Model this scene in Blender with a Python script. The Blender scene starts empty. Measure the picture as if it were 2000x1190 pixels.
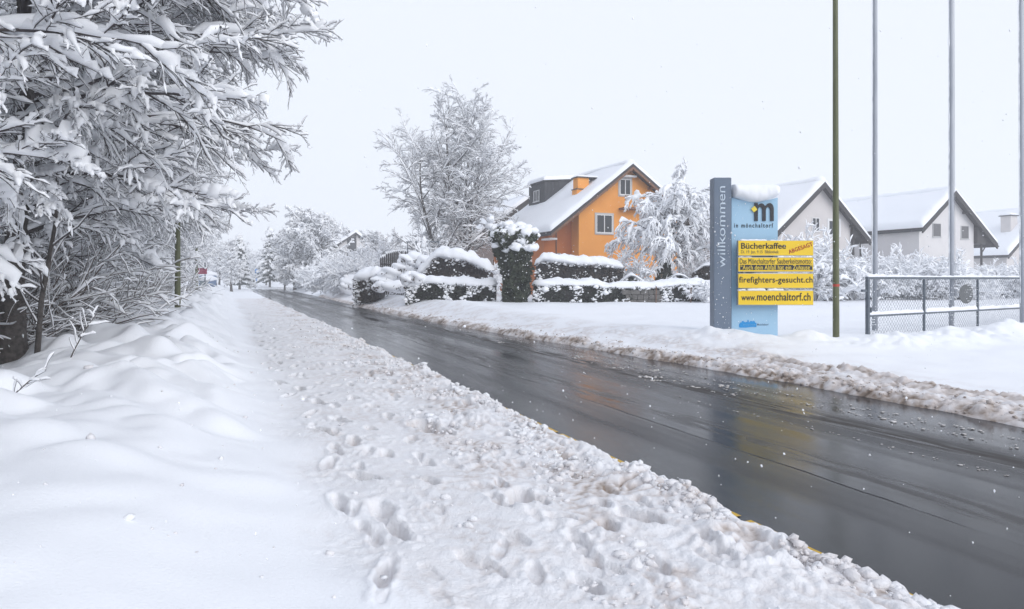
import bpy, bmesh, math, random
import numpy as np
from mathutils import Vector, Matrix

S = bpy.context.scene
COL = S.collection
R_ = math.radians

# ------------------------------------------------------------------ camera
EYE = 1.75
F = 1333.0                      # focal length in pixels of the 2000 px wide photograph
cam_d = bpy.data.cameras.new("camera")
cam_d.sensor_width = 36.0
cam_d.lens = 36.0 * F / 2000.0
cam_d.shift_y = -0.0250
cam_d.clip_start = 0.05
cam_d.clip_end = 3000.0
cam = bpy.data.objects.new("camera", cam_d)
COL.objects.link(cam)
cam.location = (0, 0, EYE)
cam.rotation_euler = (R_(90), 0, 0)
S.camera = cam

# ------------------------------------------------------------------ sky, sun, exposure
SUN_EL, SUN_AZ = R_(31), R_(140)
world = bpy.data.worlds.new("World")
S.world = world
world.use_nodes = True
wn, wl = world.node_tree.nodes, world.node_tree.links
wn.clear()
w_out = wn.new("ShaderNodeOutputWorld")
w_bg = wn.new("ShaderNodeBackground")
w_bg.inputs["Strength"].default_value = 0.1
w_sky = wn.new("ShaderNodeTexSky")
w_sky.sky_type = 'NISHITA'
w_sky.sun_disc = False
w_sky.sun_elevation = SUN_EL
w_sky.sun_rotation = SUN_AZ
w_tc = wn.new("ShaderNodeTexCoord")
w_sep = wn.new("ShaderNodeSeparateXYZ")
w_ramp = wn.new("ShaderNodeValToRGB")       # the cloud deck: brighter towards the zenith
w_ramp.color_ramp.elements[0].position = 0.4
w_ramp.color_ramp.elements[0].color = (0.845, 0.888, 0.975, 1)
w_ramp.color_ramp.elements[1].position = 1.0
w_ramp.color_ramp.elements[1].color = (0.60, 0.66, 0.80, 1)
w_mul = wn.new("ShaderNodeVectorMath")
w_mul.operation = 'SCALE'
w_mul.inputs["Scale"].default_value = 9.6
w_mix = wn.new("ShaderNodeMixRGB")
w_mix.inputs["Fac"].default_value = 0.93
wl.new(w_tc.outputs["Generated"], w_sep.inputs[0])
wl.new(w_sep.outputs["Z"], w_ramp.inputs["Fac"])
wl.new(w_ramp.outputs["Color"], w_mul.inputs[0])
wl.new(w_sky.outputs["Color"], w_mix.inputs["Color1"])
wl.new(w_mul.outputs["Vector"], w_mix.inputs["Color2"])
wl.new(w_mix.outputs["Color"], w_bg.inputs["Color"])
wl.new(w_bg.outputs["Background"], w_out.inputs["Surface"])

sun_d = bpy.data.lights.new("sun", 'SUN')
sun_d.energy = 1.35
sun_d.angle = R_(50)
sun_d.color = (1.0, 0.98, 0.955)
sun = bpy.data.objects.new("sun", sun_d)
COL.objects.link(sun)
_sd = Vector((math.sin(SUN_AZ) * math.cos(SUN_EL), math.cos(SUN_AZ) * math.cos(SUN_EL), math.sin(SUN_EL)))
sun.rotation_euler = (-_sd).to_track_quat('-Z', 'Y').to_euler()
sun.location = _sd * 50

S.view_settings.view_transform = 'Standard'
S.view_settings.look = 'None'
S.view_settings.exposure = 0.24
S.view_settings.gamma = 1.0
S.cycles.max_bounces = 10
S.cycles.diffuse_bounces = 7
S.cycles.volume_bounces = 1
S.cycles.use_denoising = True

rng = np.random.default_rng(11)
random.seed(11)

# ------------------------------------------------------------------ helpers: noise
def _hash(ix, iy, seed):
    n = (ix.astype(np.int64) * 374761393 + iy.astype(np.int64) * 668265263 + seed * 1442695041) & 0xFFFFFFFF
    n = ((n ^ (n >> 13)) * 1274126177) & 0xFFFFFFFF
    n = ((n ^ (n >> 15)) * 2246822519) & 0xFFFFFFFF
    return (n ^ (n >> 16)) & 0xFFFFFFFF

def noise(x, y, seed=0):
    """gradient noise in about -1..1"""
    x = np.asarray(x, float); y = np.asarray(y, float)
    x, y = np.broadcast_arrays(x, y)
    ix = np.floor(x); iy = np.floor(y)
    fx = x - ix; fy = y - iy
    u = fx * fx * fx * (fx * (fx * 6 - 15) + 10); v = fy * fy * fy * (fy * (fy * 6 - 15) + 10)
    def g(dx, dy):
        a = _hash(ix + dx, iy + dy, seed) * (2 * math.pi / 4294967296.0)
        return np.cos(a) * (fx - dx) + np.sin(a) * (fy - dy)
    a = g(0, 0) * (1 - u) + g(1, 0) * u
    b = g(0, 1) * (1 - u) + g(1, 1) * u
    return (a * (1 - v) + b * v) * 1.5

def fbm(x, y, octv=3, seed=0, gain=0.5):
    s = 0; a = 1.0; f = 1.0
    for i in range(octv):
        s = s + a * noise(x * f, y * f, seed + i * 17); a *= gain; f *= 2.03
    return s

def billow(x, y, seed=0, soft=0.05):
    n = noise(x, y, seed)
    return np.sqrt(n * n + soft * soft) - soft

def sstep(a, b, x):
    t = np.clip((x - a) / (b - a), 0, 1)
    return t * t * (3 - 2 * t)

def nrm(v):
    return v / np.maximum(np.linalg.norm(v, axis=-1, keepdims=True), 1e-9)

# ------------------------------------------------------------------ helpers: materials
MATS = {}
def new_mat(name):
    m = bpy.data.materials.new(name); m.use_nodes = True
    MATS[name] = m
    nt = m.node_tree
    return m, nt.nodes, nt.links, nt.nodes["Principled BSDF"]

def mat(name, color, rough=0.6, var=0.0, scale=3.0, bump=0.0, bscale=40.0, metal=0.0, color2=None, spec=0.5, stretch=None):
    """principled material with noise variation between two colours of the surface and a fine bump"""
    m, n, l, p = new_mat(name)
    p.inputs["Roughness"].default_value = rough
    p.inputs["Metallic"].default_value = metal
    p.inputs["Specular IOR Level"].default_value = spec
    c = tuple(color) + (1,)
    p.inputs["Base Color"].default_value = c
    if var or color2 or bump:
        tc = n.new("ShaderNodeTexCoord"); mp = n.new("ShaderNodeMapping")
        l.new(tc.outputs["Object"], mp.inputs["Vector"])
        if stretch: mp.inputs["Scale"].default_value = stretch
    if var or color2:
        t = n.new("ShaderNodeTexNoise"); t.inputs["Scale"].default_value = scale; t.inputs["Detail"].default_value = 6
        l.new(mp.outputs["Vector"], t.inputs["Vector"])
        r = n.new("ShaderNodeValToRGB")
        r.color_ramp.elements[0].position = 0.35; r.color_ramp.elements[1].position = 0.65
        c2 = tuple(color2) + (1,) if color2 else tuple(min(1, x * (1 + var)) for x in color) + (1,)
        c1 = c if color2 else tuple(x * (1 - var) for x in color) + (1,)
        r.color_ramp.elements[0].color = c1; r.color_ramp.elements[1].color = c2
        l.new(t.outputs["Fac"], r.inputs["Fac"]); l.new(r.outputs["Color"], p.inputs["Base Color"])
    if bump:
        t = n.new("ShaderNodeTexNoise"); t.inputs["Scale"].default_value = bscale; t.inputs["Detail"].default_value = 4
        l.new(mp.outputs["Vector"], t.inputs["Vector"])
        b = n.new("ShaderNodeBump"); b.inputs["Strength"].default_value = bump; b.inputs["Distance"].default_value = 0.02
        l.new(t.outputs["Fac"], b.inputs["Height"]); l.new(b.outputs["Normal"], p.inputs["Normal"])
    return m

SNOW = (0.885, 0.90, 0.93)
mat("snow", SNOW, 0.55, bump=0.25, bscale=30, spec=0.3)
mat("tree_snow", (0.925, 0.935, 0.955), 0.6, spec=0.25)
mat("roof_snow", SNOW, 0.6, bump=0.2, bscale=4, spec=0.25)
mat("bark", (0.045, 0.038, 0.035), 0.85, color2=(0.10, 0.088, 0.08), scale=14, bump=0.6, bscale=30)
mat("twig", (0.048, 0.041, 0.044), 0.75, color2=(0.085, 0.072, 0.072), scale=6)
mat("brown_twig", (0.075, 0.052, 0.042), 0.8, color2=(0.13, 0.10, 0.085), scale=5)
mat("grey_twig", (0.09, 0.085, 0.09), 0.8, color2=(0.15, 0.14, 0.145), scale=5)
mat("evergreen", (0.012, 0.018, 0.012), 0.6, color2=(0.035, 0.045, 0.03), scale=2.5)
mat("yew", (0.013, 0.022, 0.010), 0.6, color2=(0.045, 0.058, 0.030), scale=1.6)
mat("beech", (0.030, 0.020, 0.018), 0.7, color2=(0.075, 0.055, 0.045), scale=1.6)
mat("spruce", (0.02, 0.035, 0.028), 0.7, color2=(0.045, 0.06, 0.05), scale=2)
mat("orange_plaster", (0.86, 0.37, 0.075), 0.85, color2=(0.80, 0.325, 0.065), scale=0.7, bump=0.15, bscale=25)
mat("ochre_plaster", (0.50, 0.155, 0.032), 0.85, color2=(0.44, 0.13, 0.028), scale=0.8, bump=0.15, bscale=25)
mat("cream_plaster", (0.62, 0.585, 0.57), 0.9, color2=(0.56, 0.53, 0.52), scale=0.6, bump=0.1, bscale=20)
mat("white_plaster", (0.68, 0.66, 0.65), 0.9, color2=(0.62, 0.60, 0.60), scale=0.6, bump=0.1, bscale=20)
mat("taupe_plaster", (0.33, 0.29, 0.28), 0.9, color2=(0.28, 0.25, 0.245), scale=0.6)
mat("dark_wood", (0.028, 0.025, 0.026), 0.7, color2=(0.05, 0.045, 0.045), scale=3, stretch=(8, 8, 1))
mat("brown_wood", (0.16, 0.075, 0.04), 0.7, color2=(0.22, 0.11, 0.06), scale=3)
mat("roof_tile", (0.035, 0.033, 0.036), 0.8, color2=(0.06, 0.055, 0.058), scale=5)
mat("zinc_cladding", (0.022, 0.024, 0.030), 0.5, color2=(0.038, 0.041, 0.05), scale=1.5, metal=0.2)
mat("white_frame", (0.72, 0.72, 0.72), 0.5)
mat("grey_surround", (0.50, 0.50, 0.50), 0.7)
mat("glass", (0.025, 0.03, 0.036), 0.06, spec=0.6)
mat("shutter", (0.10, 0.098, 0.10), 0.6, color2=(0.14, 0.135, 0.14), scale=4, stretch=(1, 1, 14))
mat("pole_green", (0.085, 0.095, 0.038), 0.45, color2=(0.115, 0.125, 0.055), scale=4, stretch=(1, 1, 0.4))
mat("galvanised", (0.27, 0.29, 0.33), 0.45, color2=(0.36, 0.38, 0.42), scale=3, metal=0.35, stretch=(1, 1, 0.3))
mat("gate_paint", (0.085, 0.105, 0.13), 0.5, color2=(0.12, 0.14, 0.165), scale=6)
mat("mesh_wire", (0.20, 0.215, 0.24), 0.5, metal=0.3)
mat("oval_plate", (0.13, 0.135, 0.135), 0.5, color2=(0.155, 0.16, 0.16), scale=4)
mat("bar_slate", (0.125, 0.165, 0.225), 0.45, color2=(0.14, 0.18, 0.24), scale=2)
mat("panel_blue", (0.36, 0.56, 0.72), 0.5, color2=(0.33, 0.53, 0.69), scale=1.2)
mat("bar_letter", (0.52, 0.60, 0.68), 0.5)
mat("black_letter", (0.010, 0.011, 0.018), 0.45)
mat("faded_letter", (0.22, 0.16, 0.05), 0.6)
mat("grey_letter", (0.16, 0.25, 0.35), 0.6)
mat("red_letter", (0.42, 0.02, 0.012), 0.5)
mat("yellow_board", (0.86, 0.58, 0.008), 0.4, color2=(0.80, 0.53, 0.008), scale=2)
mat("yellow_letter", (0.90, 0.66, 0.05), 0.5)
mat("logo_yellow", (0.82, 0.64, 0.06), 0.5)
mat("logo_blue", (0.008, 0.27, 0.62), 0.5)
mat("pale_letter", (0.16, 0.45, 0.72), 0.5)
mat("aluminium", (0.42, 0.44, 0.46), 0.4, metal=0.5)
mat("maroon", (0.26, 0.03, 0.07), 0.5)
mat("maroon_letter", (0.50, 0.22, 0.28), 0.5)
mat("sign_blue", (0.02, 0.22, 0.62), 0.5)
mat("sign_white", (0.75, 0.77, 0.8), 0.5)
mat("cabinet_grey", (0.25, 0.29, 0.30), 0.6, color2=(0.21, 0.25, 0.26), scale=3)
mat("green_tube", (0.05, 0.30, 0.18), 0.5)
mat("rust_post", (0.12, 0.07, 0.05), 0.8, color2=(0.18, 0.11, 0.08), scale=8)
mat("car_paint", (0.10, 0.16, 0.27), 0.3)
mat("tyre", (0.02, 0.02, 0.022), 0.8)
mat("stone", (0.10, 0.095, 0.09), 0.9, color2=(0.17, 0.16, 0.15), scale=4)
mat("line_yellow", (0.65, 0.40, 0.02), 0.6, color2=(0.48, 0.30, 0.03), scale=25)
mat("reflector_red", (0.45, 0.05, 0.03), 0.4)
mat("slush", (0.40, 0.37, 0.35), 0.5, color2=(0.70, 0.68, 0.67), scale=14, bump=0.4, bscale=40)

mat("clod_snow", (0.74, 0.71, 0.71), 0.55, color2=SNOW, scale=2.2, bump=0.5, bscale=60, spec=0.3)
mat("slush_clod", (0.33, 0.27, 0.235), 0.5, color2=(0.62, 0.57, 0.54), scale=3.0, bump=0.5, bscale=60)

# snow on the ground: white, browner where an attribute marks road slush, its creases darkened as painted shade
def ground_material():
    m, n, l, p = new_mat("ground_snow")
    p.inputs["Roughness"].default_value = 0.55
    p.inputs["Specular IOR Level"].default_value = 0.3
    at = n.new("ShaderNodeAttribute"); at.attribute_name = "dirt_shade"
    tc = n.new("ShaderNodeTexCoord")
    t = n.new("ShaderNodeTexNoise"); t.inputs["Scale"].default_value = 9; t.inputs["Detail"].default_value = 6
    l.new(tc.outputs["Object"], t.inputs["Vector"])
    mr = n.new("ShaderNodeMapRange"); mr.inputs["From Min"].default_value = 0.3; mr.inputs["From Max"].default_value = 0.7
    mr.inputs["To Min"].default_value = 0.55; mr.inputs["To Max"].default_value = 1.25
    l.new(t.outputs["Fac"], mr.inputs["Value"])
    mu = n.new("ShaderNodeMath"); mu.operation = 'MULTIPLY'; mu.use_clamp = True
    l.new(at.outputs["Fac"], mu.inputs[0]); l.new(mr.outputs["Result"], mu.inputs[1])
    r = n.new("ShaderNodeValToRGB"); e = r.color_ramp.elements
    e[0].position = 0.0; e[0].color = SNOW + (1,)
    e[1].position = 1.0; e[1].color = (0.10, 0.07, 0.05, 1)
    x = e.new(0.35); x.color = (0.63, 0.58, 0.56, 1)
    x = e.new(0.7); x.color = (0.30, 0.235, 0.19, 1)
    l.new(mu.outputs[0], r.inputs["Fac"]); l.new(r.outputs["Color"], p.inputs["Base Color"])
    t2 = n.new("ShaderNodeTexNoise"); t2.inputs["Scale"].default_value = 55; t2.inputs["Detail"].default_value = 4
    l.new(tc.outputs["Object"], t2.inputs["Vector"])
    at2 = n.new("ShaderNodeAttribute"); at2.attribute_name = "rough"
    b = n.new("ShaderNodeBump"); b.inputs["Distance"].default_value = 0.012
    l.new(at2.outputs["Fac"], b.inputs["Strength"])
    l.new(t2.outputs["Fac"], b.inputs["Height"]); l.new(b.outputs["Normal"], p.inputs["Normal"])
    return m
ground_material()

def road_material():
    m, n, l, p = new_mat("wet_asphalt")
    tc = n.new("ShaderNodeTexCoord")
    def nz(sx, sy, scale, detail=5):
        mp = n.new("ShaderNodeMapping"); mp.inputs["Scale"].default_value = (sx, sy, 1)
        l.new(tc.outputs["Object"], mp.inputs["Vector"])
        t = n.new("ShaderNodeTexNoise"); t.inputs["Scale"].default_value = scale; t.inputs["Detail"].default_value = detail
        l.new(mp.outputs["Vector"], t.inputs["Vector"]); return t.outputs["Fac"]
    streak = nz(1.0, 0.035, 2.6, 7)
    track = nz(1.0, 0.012, 1.3, 4)
    patch = nz(1.0, 0.35, 0.55, 5)
    grit = nz(1, 1, 160, 2)
    ramp = n.new("ShaderNodeValToRGB"); e = ramp.color_ramp.elements
    e[0].position = 0.40; e[0].color = (0.016, 0.018, 0.023, 1)
    e[1].position = 0.66; e[1].color = (0.034, 0.034, 0.037, 1)
    l.new(streak, ramp.inputs["Fac"]); l.new(ramp.outputs["Color"], p.inputs["Base Color"])
    ad = n.new("ShaderNodeMath"); ad.operation = 'ADD'
    l.new(streak, ad.inputs[0]); l.new(patch, ad.inputs[1])
    # worn wheel tracks shed the water: rougher and duller lanes
    sp = n.new("ShaderNodeMapRange"); sp.inputs["From Min"].default_value = 0.82; sp.inputs["From Max"].default_value = 1.20
    sp.inputs["To Min"].default_value = 0.46; sp.inputs["To Max"].default_value = 0.20
    ad2 = n.new("ShaderNodeMath"); ad2.operation = 'MULTIPLY_ADD'; ad2.inputs[1].default_value = 0.8; ad2.inputs[2].default_value = -0.4
    l.new(track, ad2.inputs[0])
    ad3 = n.new("ShaderNodeMath"); ad3.operation = 'ADD'
    l.new(ad2.outputs[0], ad3.inputs[0]); l.new(ad.outputs[0], ad3.inputs[1])
    ad = ad3
    l.new(ad.outputs[0], sp.inputs["Value"]); l.new(sp.outputs["Result"], p.inputs["Specular IOR Level"])
    mr = n.new("ShaderNodeMapRange"); mr.inputs["From Min"].default_value = 0.80; mr.inputs["From Max"].default_value = 1.25
    mr.inputs["To Min"].default_value = 0.07; mr.inputs["To Max"].default_value = 0.30
    l.new(ad.outputs[0], mr.inputs["Value"]); l.new(mr.outputs["Result"], p.inputs["Roughness"])
    p.inputs["IOR"].default_value = 1.33
    p.inputs["Specular IOR Level"].default_value = 0.42
    mb = n.new("ShaderNodeMapRange"); mb.inputs["From Min"].default_value = 0.85; mb.inputs["From Max"].default_value = 1.25
    mb.inputs["To Min"].default_value = 0.10; mb.inputs["To Max"].default_value = 0.45
    l.new(ad.outputs[0], mb.inputs["Value"])
    b = n.new("ShaderNodeBump"); b.inputs["Distance"].default_value = 0.004
    l.new(mb.outputs["Result"], b.inputs["Strength"])
    l.new(grit, b.inputs["Height"]); l.new(b.outputs["Normal"], p.inputs["Normal"])
    # features along the road: the asphalt joint, the dull wheel track, the water lying by the pavement
    sx = n.new("ShaderNodeSeparateXYZ"); l.new(tc.outputs["Object"], sx.inputs[0])
    wob = nz(1.0, 0.5, 0.7, 5)
    def M(op, a, b_=None, clamp=False):
        q = n.new("ShaderNodeMath"); q.operation = op; q.use_clamp = clamp
        for i, v in enumerate((a, b_)):
            if v is None: continue
            if isinstance(v, (int, float)): q.inputs[i].default_value = v
            else: l.new(v, q.inputs[i])
        return q.outputs[0]
    xw = M('ADD', sx.outputs["X"], M('MULTIPLY', M('SUBTRACT', wob, 0.5), 0.35))
    def band(centre, half, soft):
        d = M('ABSOLUTE', M('SUBTRACT', xw, centre))
        return M('SUBTRACT', 1.0, M('DIVIDE', M('SUBTRACT', d, half), soft, True), True)
    fine = nz(1.0, 0.12, 9, 4)
    seam = M('MULTIPLY', band(4.86, 0.004, 0.022), M('MULTIPLY', M('SUBTRACT', fine, 0.32), 4.0, True), True)
    lane = M('MULTIPLY', M('ADD', band(6.95, 0.12, 0.22), M('MULTIPLY', band(5.25, 0.10, 0.25), 0.5), True), M('MULTIPLY', M('SUBTRACT', fine, 0.38), 5.0, True), True)
    water = band(3.75, 0.10, 0.35)
    def mixv(sock, base, f, val):
        q = n.new("ShaderNodeMix"); q.data_type = 'FLOAT'
        l.new(f, q.inputs[0]); l.new(base, q.inputs[2]); q.inputs[3].default_value = val
        l.new(q.outputs[0], sock); return q.outputs[0]
    def mixc(base, f, col):
        q = n.new("ShaderNodeMix"); q.data_type = 'RGBA'
        l.new(f, q.inputs[0]); l.new(base, q.inputs[6]); q.inputs[7].default_value = col
        l.new(q.outputs[2], p.inputs["Base Color"]); return q.outputs[2]
    R0, S0, C0 = mr.outputs["Result"], sp.outputs["Result"], ramp.outputs["Color"]
    for f, rv, sv, cv in ((water, 0.04, 0.45, (0.018, 0.020, 0.024, 1)), (lane, 0.55, 0.10, (0.055, 0.050, 0.047, 1)), (seam, 0.5, 0.12, (0.014, 0.014, 0.016, 1))):
        R0 = mixv(p.inputs["Roughness"], R0, f, rv); S0 = mixv(p.inputs["Specular IOR Level"], S0, f, sv); C0 = mixc(C0, f, cv)
    return m
road_material()

# ------------------------------------------------------------------ helpers: objects
def tag(o, label=None, cat=None, group=None, kind=None):
    if label: o["label"] = label
    if cat: o["category"] = cat
    if group: o["group"] = group
    if kind: o["kind"] = kind
    return o

def thing(name, label, cat, loc=(0, 0, 0), rotz=0.0, group=None):
    o = bpy.data.objects.new(name, None); COL.objects.link(o)
    o.empty_display_size = 0.3
    o.location = loc; o.rotation_euler = (0, 0, rotz)
    return tag(o, label, cat, group)

def link_mesh(name, me, material, parent=None):
    o = bpy.data.objects.new(name, me); COL.objects.link(o)
    if material: me.materials.append(MATS[material])
    if parent: o.parent = parent
    return o

def np_mesh(name, V, Q, material, parent=None, smooth=True):
    """object from numpy vertices and quads"""
    V = np.ascontiguousarray(V, dtype=np.float32).reshape(-1, 3); Q = np.ascontiguousarray(Q, dtype=np.int32)
    me = bpy.data.meshes.new(name)
    k = Q.shape[1]
    me.vertices.add(len(V)); me.vertices.foreach_set("co", V.ravel())
    me.loops.add(Q.size); me.loops.foreach_set("vertex_index", Q.ravel())
    me.polygons.add(len(Q))
    me.polygons.foreach_set("loop_start", np.arange(0, Q.size, k, dtype=np.int32))
    me.polygons.foreach_set("use_smooth", np.full(len(Q), smooth, dtype=bool))
    me.update(calc_edges=True)
    return link_mesh(name, me, material, parent)

class Acc:
    """collects quads of many shapes that form one part"""
    def __init__(s): s.v = []; s.q = []; s.n = 0
    def add(s, V, Q):
        V = np.asarray(V, float).reshape(-1, 3)
        if len(V) == 0: return s
        s.v.append(V); s.q.append(np.asarray(Q) + s.n); s.n += len(V); return s
    def box(s, x0, x1, y0, y1, z0, z1):
        V = [(x0, y0, z0), (x1, y0, z0), (x1, y1, z0), (x0, y1, z0), (x0, y0, z1), (x1, y0, z1), (x1, y1, z1), (x0, y1, z1)]
        return s.add(V, [(0, 3, 2, 1), (4, 5, 6, 7), (0, 1, 5, 4), (1, 2, 6, 5), (2, 3, 7, 6), (3, 0, 4, 7)])
    def hexa(s, V):
        return s.add(V, [(0, 3, 2, 1), (4, 5, 6, 7), (0, 1, 5, 4), (1, 2, 6, 5), (2, 3, 7, 6), (3, 0, 4, 7)])
    def rod(s, pts, r, k=8):
        P = np.asarray(pts, float)[None]
        rr = np.full((1, P.shape[1]), r) if np.isscalar(r) else np.asarray(r, float)[None]
        V, Q = tube(P, rr, k); s.add(V, Q)
        for e in (0, P.shape[1] - 1):            # end caps as quads round a doubled centre line
            ring = V.reshape(-1, k, 3)[e]
            c = ring.mean(0)
            VV = np.vstack([ring, c[None]])
            idx = [(i, (i + 1) % k, k, k) for i in range(k)]
            s.add(*tri_caps(ring))
        return s
    def build(s, name, material, parent=None, smooth=False, bevel=0.0):
        o = np_mesh(name, np.vstack(s.v), np.vstack(s.q), material, parent, smooth)
        if bevel:
            bm = bmesh.new(); bm.from_mesh(o.data)
            bmesh.ops.bevel(bm, geom=bm.edges[:], offset=bevel, segments=2, affect='EDGES', clamp_overlap=True)
            bm.to_mesh(o.data); bm.free()
        return o

def tri_caps(ring):
    """flat cap of a ring out of quads (k even)"""
    k = len(ring); q = []
    for i in range(0, k // 2 - 1):
        q.append((i, i + 1, k - 2 - i, k - 1 - i))
    return ring, q

def tube(P, R, k, squash=1.0, a0=0.0):
    """P (B,N,3) centre lines, R (B,N) radii -> vertices, quads"""
    B, N, _ = P.shape
    T = nrm(np.gradient(P, axis=1))
    mz = np.abs(T[:, :, 2]).mean(1)
    ref = np.zeros((B, 1, 3)); ref[:, 0, 2] = mz < 0.85; ref[:, 0, 0] = mz >= 0.85
    n1 = nrm(np.cross(T, np.broadcast_to(ref, T.shape)))
    n2 = np.cross(n1, T)
    a = np.arange(k) * 2 * math.pi / k + a0
    V = P[:, :, None] + R[:, :, None, None] * (np.cos(a)[None, None, :, None] * n1[:, :, None] + squash * np.sin(a)[None, None, :, None] * n2[:, :, None])
    b = np.arange(B)[:, None, None] * (N * k); i = np.arange(N - 1)[None, :, None] * k; j = np.arange(k)[None, None, :]
    j2 = (j + 1) % k
    Q = np.stack(np.broadcast_arrays(b + i + j, b + i + j2, b + i + k + j2, b + i + k + j), -1).reshape(-1, 4)
    return V.reshape(-1, 3), Q

_ico = {}
def ico(sub):
    if sub not in _ico:
        bm = bmesh.new(); bmesh.ops.create_icosphere(bm, subdivisions=sub, radius=1.0)
        _ico[sub] = (np.array([v.co[:] for v in bm.verts]), np.array([[v.index for v in f.verts] for f in bm.faces]))
        bm.free()
    return _ico[sub]

def blobs(C, Sc, sub=2, jitter=0.18, g=None, freq=1.6):
    """lumpy snow lumps: centres C (n,3), radii Sc (n,3)"""
    g = g or rng
    v, f = ico(sub)
    C = np.asarray(C, float); Sc = np.asarray(Sc, float)
    n = len(C)
    ph = g.uniform(0, 6.28, (n, 3, 1)); fr = g.uniform(0.7, 1.6, (n, 3, 1)) * freq
    d = 1 + jitter * (np.sin(fr[:, 0] * 2.1 * v[None, :, 0] + ph[:, 0]) * np.sin(fr[:, 1] * 2.3 * v[None, :, 1] + ph[:, 1]) + 0.7 * np.sin(fr[:, 2] * 3.7 * v[None, :, 2] + 2.2 * v[None, :, 0] * fr[:, 1] + ph[:, 2]))
    V = C[:, None] + Sc[:, None] * v[None] * d[:, :, None]
    Q = (np.arange(n)[:, None, None] * len(v) + f[None]).reshape(-1, 3)
    return V.reshape(-1, 3), Q

def quads_at(C, size, g=None, flat=0.0):
    """leaf sized quads of random tilt at C"""
    g = g or rng
    n = len(C)
    a = nrm(g.normal(size=(n, 3)) * (1, 1, 1 - flat)); b = nrm(np.cross(a, g.normal(size=(n, 3))))
    s = size * g.uniform(0.6, 1.3, (n, 1))
    V = np.stack([C - a * s - b * s * .1, C - b * s * 0.55, C + a * s, C + b * s * 0.55], 1)
    return V.reshape(-1, 3), np.arange(4 * n).reshape(-1, 4)

def copy_thing(root, loc, rotz=0.0, scale=None, label=None, group=None):
    r = root.copy(); COL.objects.link(r); r.location = loc; r.rotation_euler = (0, 0, rotz)
    if scale: r.scale = (scale,) * 3 if np.isscalar(scale) else scale
    if label: r["label"] = label
    if group: r["group"] = group
    for ch in list(root.children):
        c = ch.copy(); COL.objects.link(c); c.parent = r
        for g2 in ch.children:
            d = g2.copy(); COL.objects.link(d); d.parent = c
    return r

def cap_along(pts, width, thick, g=None, k=14, lump=0.25, droop=0.3, ends=0.5, freq=1.2):
    """a rounded ridge of snow lying along a line of points; width and height of the ridge"""
    g = g or rng
    P = np.asarray(pts, float)
    N = len(P)
    W = np.broadcast_to(np.asarray(width, float), (N,)); H = np.broadcast_to(np.asarray(thick, float), (N,))
    d = np.concatenate([[0], np.cumsum(np.linalg.norm(np.diff(P, axis=0), axis=1))])
    T = nrm(np.gradient(P, axis=0)); side = nrm(np.stack([-T[:, 1], T[:, 0], np.zeros(N)], 1))
    e = np.clip(np.minimum(d, d[-1] - d) / max(ends, 1e-3), 0.0, 1); e = np.sqrt(1 - (1 - e) ** 2) + 0.03
    a = np.linspace(0, 2 * math.pi, k, endpoint=False)
    sd = int(g.integers(1e6))
    A, D = np.meshgrid(a, d)
    lum = 1 + lump * fbm(D * freq, A * 1.1 + 3, 3, sd)
    cx = np.cos(A) * W[:, None] * 0.5 * (0.85 + 0.15 * lum) * (0.5 + 0.5 * e[:, None])
    up = np.sin(A)
    hz = np.where(up > 0, up * H[:, None] * lum, up * H[:, None] * droop * (1 + 1.5 * np.abs(noise(D * freq * 2.2, A * 2 + 9, sd + 5)))) * e[:, None]
    V = P[:, None] + side[:, None] * cx[:, :, None]
    V[:, :, 2] += hz
    i = np.arange(N - 1)[:, None] * k; j = np.arange(k)[None]; j2 = (j + 1) % k
    Q = np.stack([i + j, i + j2, i + k + j2, i + k + j], -1).reshape(-1, 4)
    return V.reshape(-1, 3), Q

def line(a, b, n):
    return np.linspace(np.asarray(a, float), np.asarray(b, float), n)

# the photograph's 2000 px frame -> a point at depth Y
def at(px, py, Y):
    return np.array([(px - 1000) / F * Y, Y, EYE - (py - 545) / F * Y])

UA = np.array([0.922, 0.387])       # across the road
UB = np.array([-0.387, 0.922])      # along the road

# ------------------------------------------------------------------ the ground
def st(X, Y):
    return UB[0] * X + UB[1] * Y, UA[0] * X + UA[1] * Y
def xy(s, t):
    return UA[0] * t + UB[0] * s, UA[1] * t + UB[1] * s

TR_S = [-60, 0, 4, 9.3, 13.9, 23.4, 42.8, 72, 112, 121, 127, 134, 142, 150, 158]
TR_T = [8.7, 8.7, 8.68, 8.72, 8.44, 7.8, 7.65, 8.5, 8.9, 9.8, 16, 30, 30, 16, 8.7]

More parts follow.
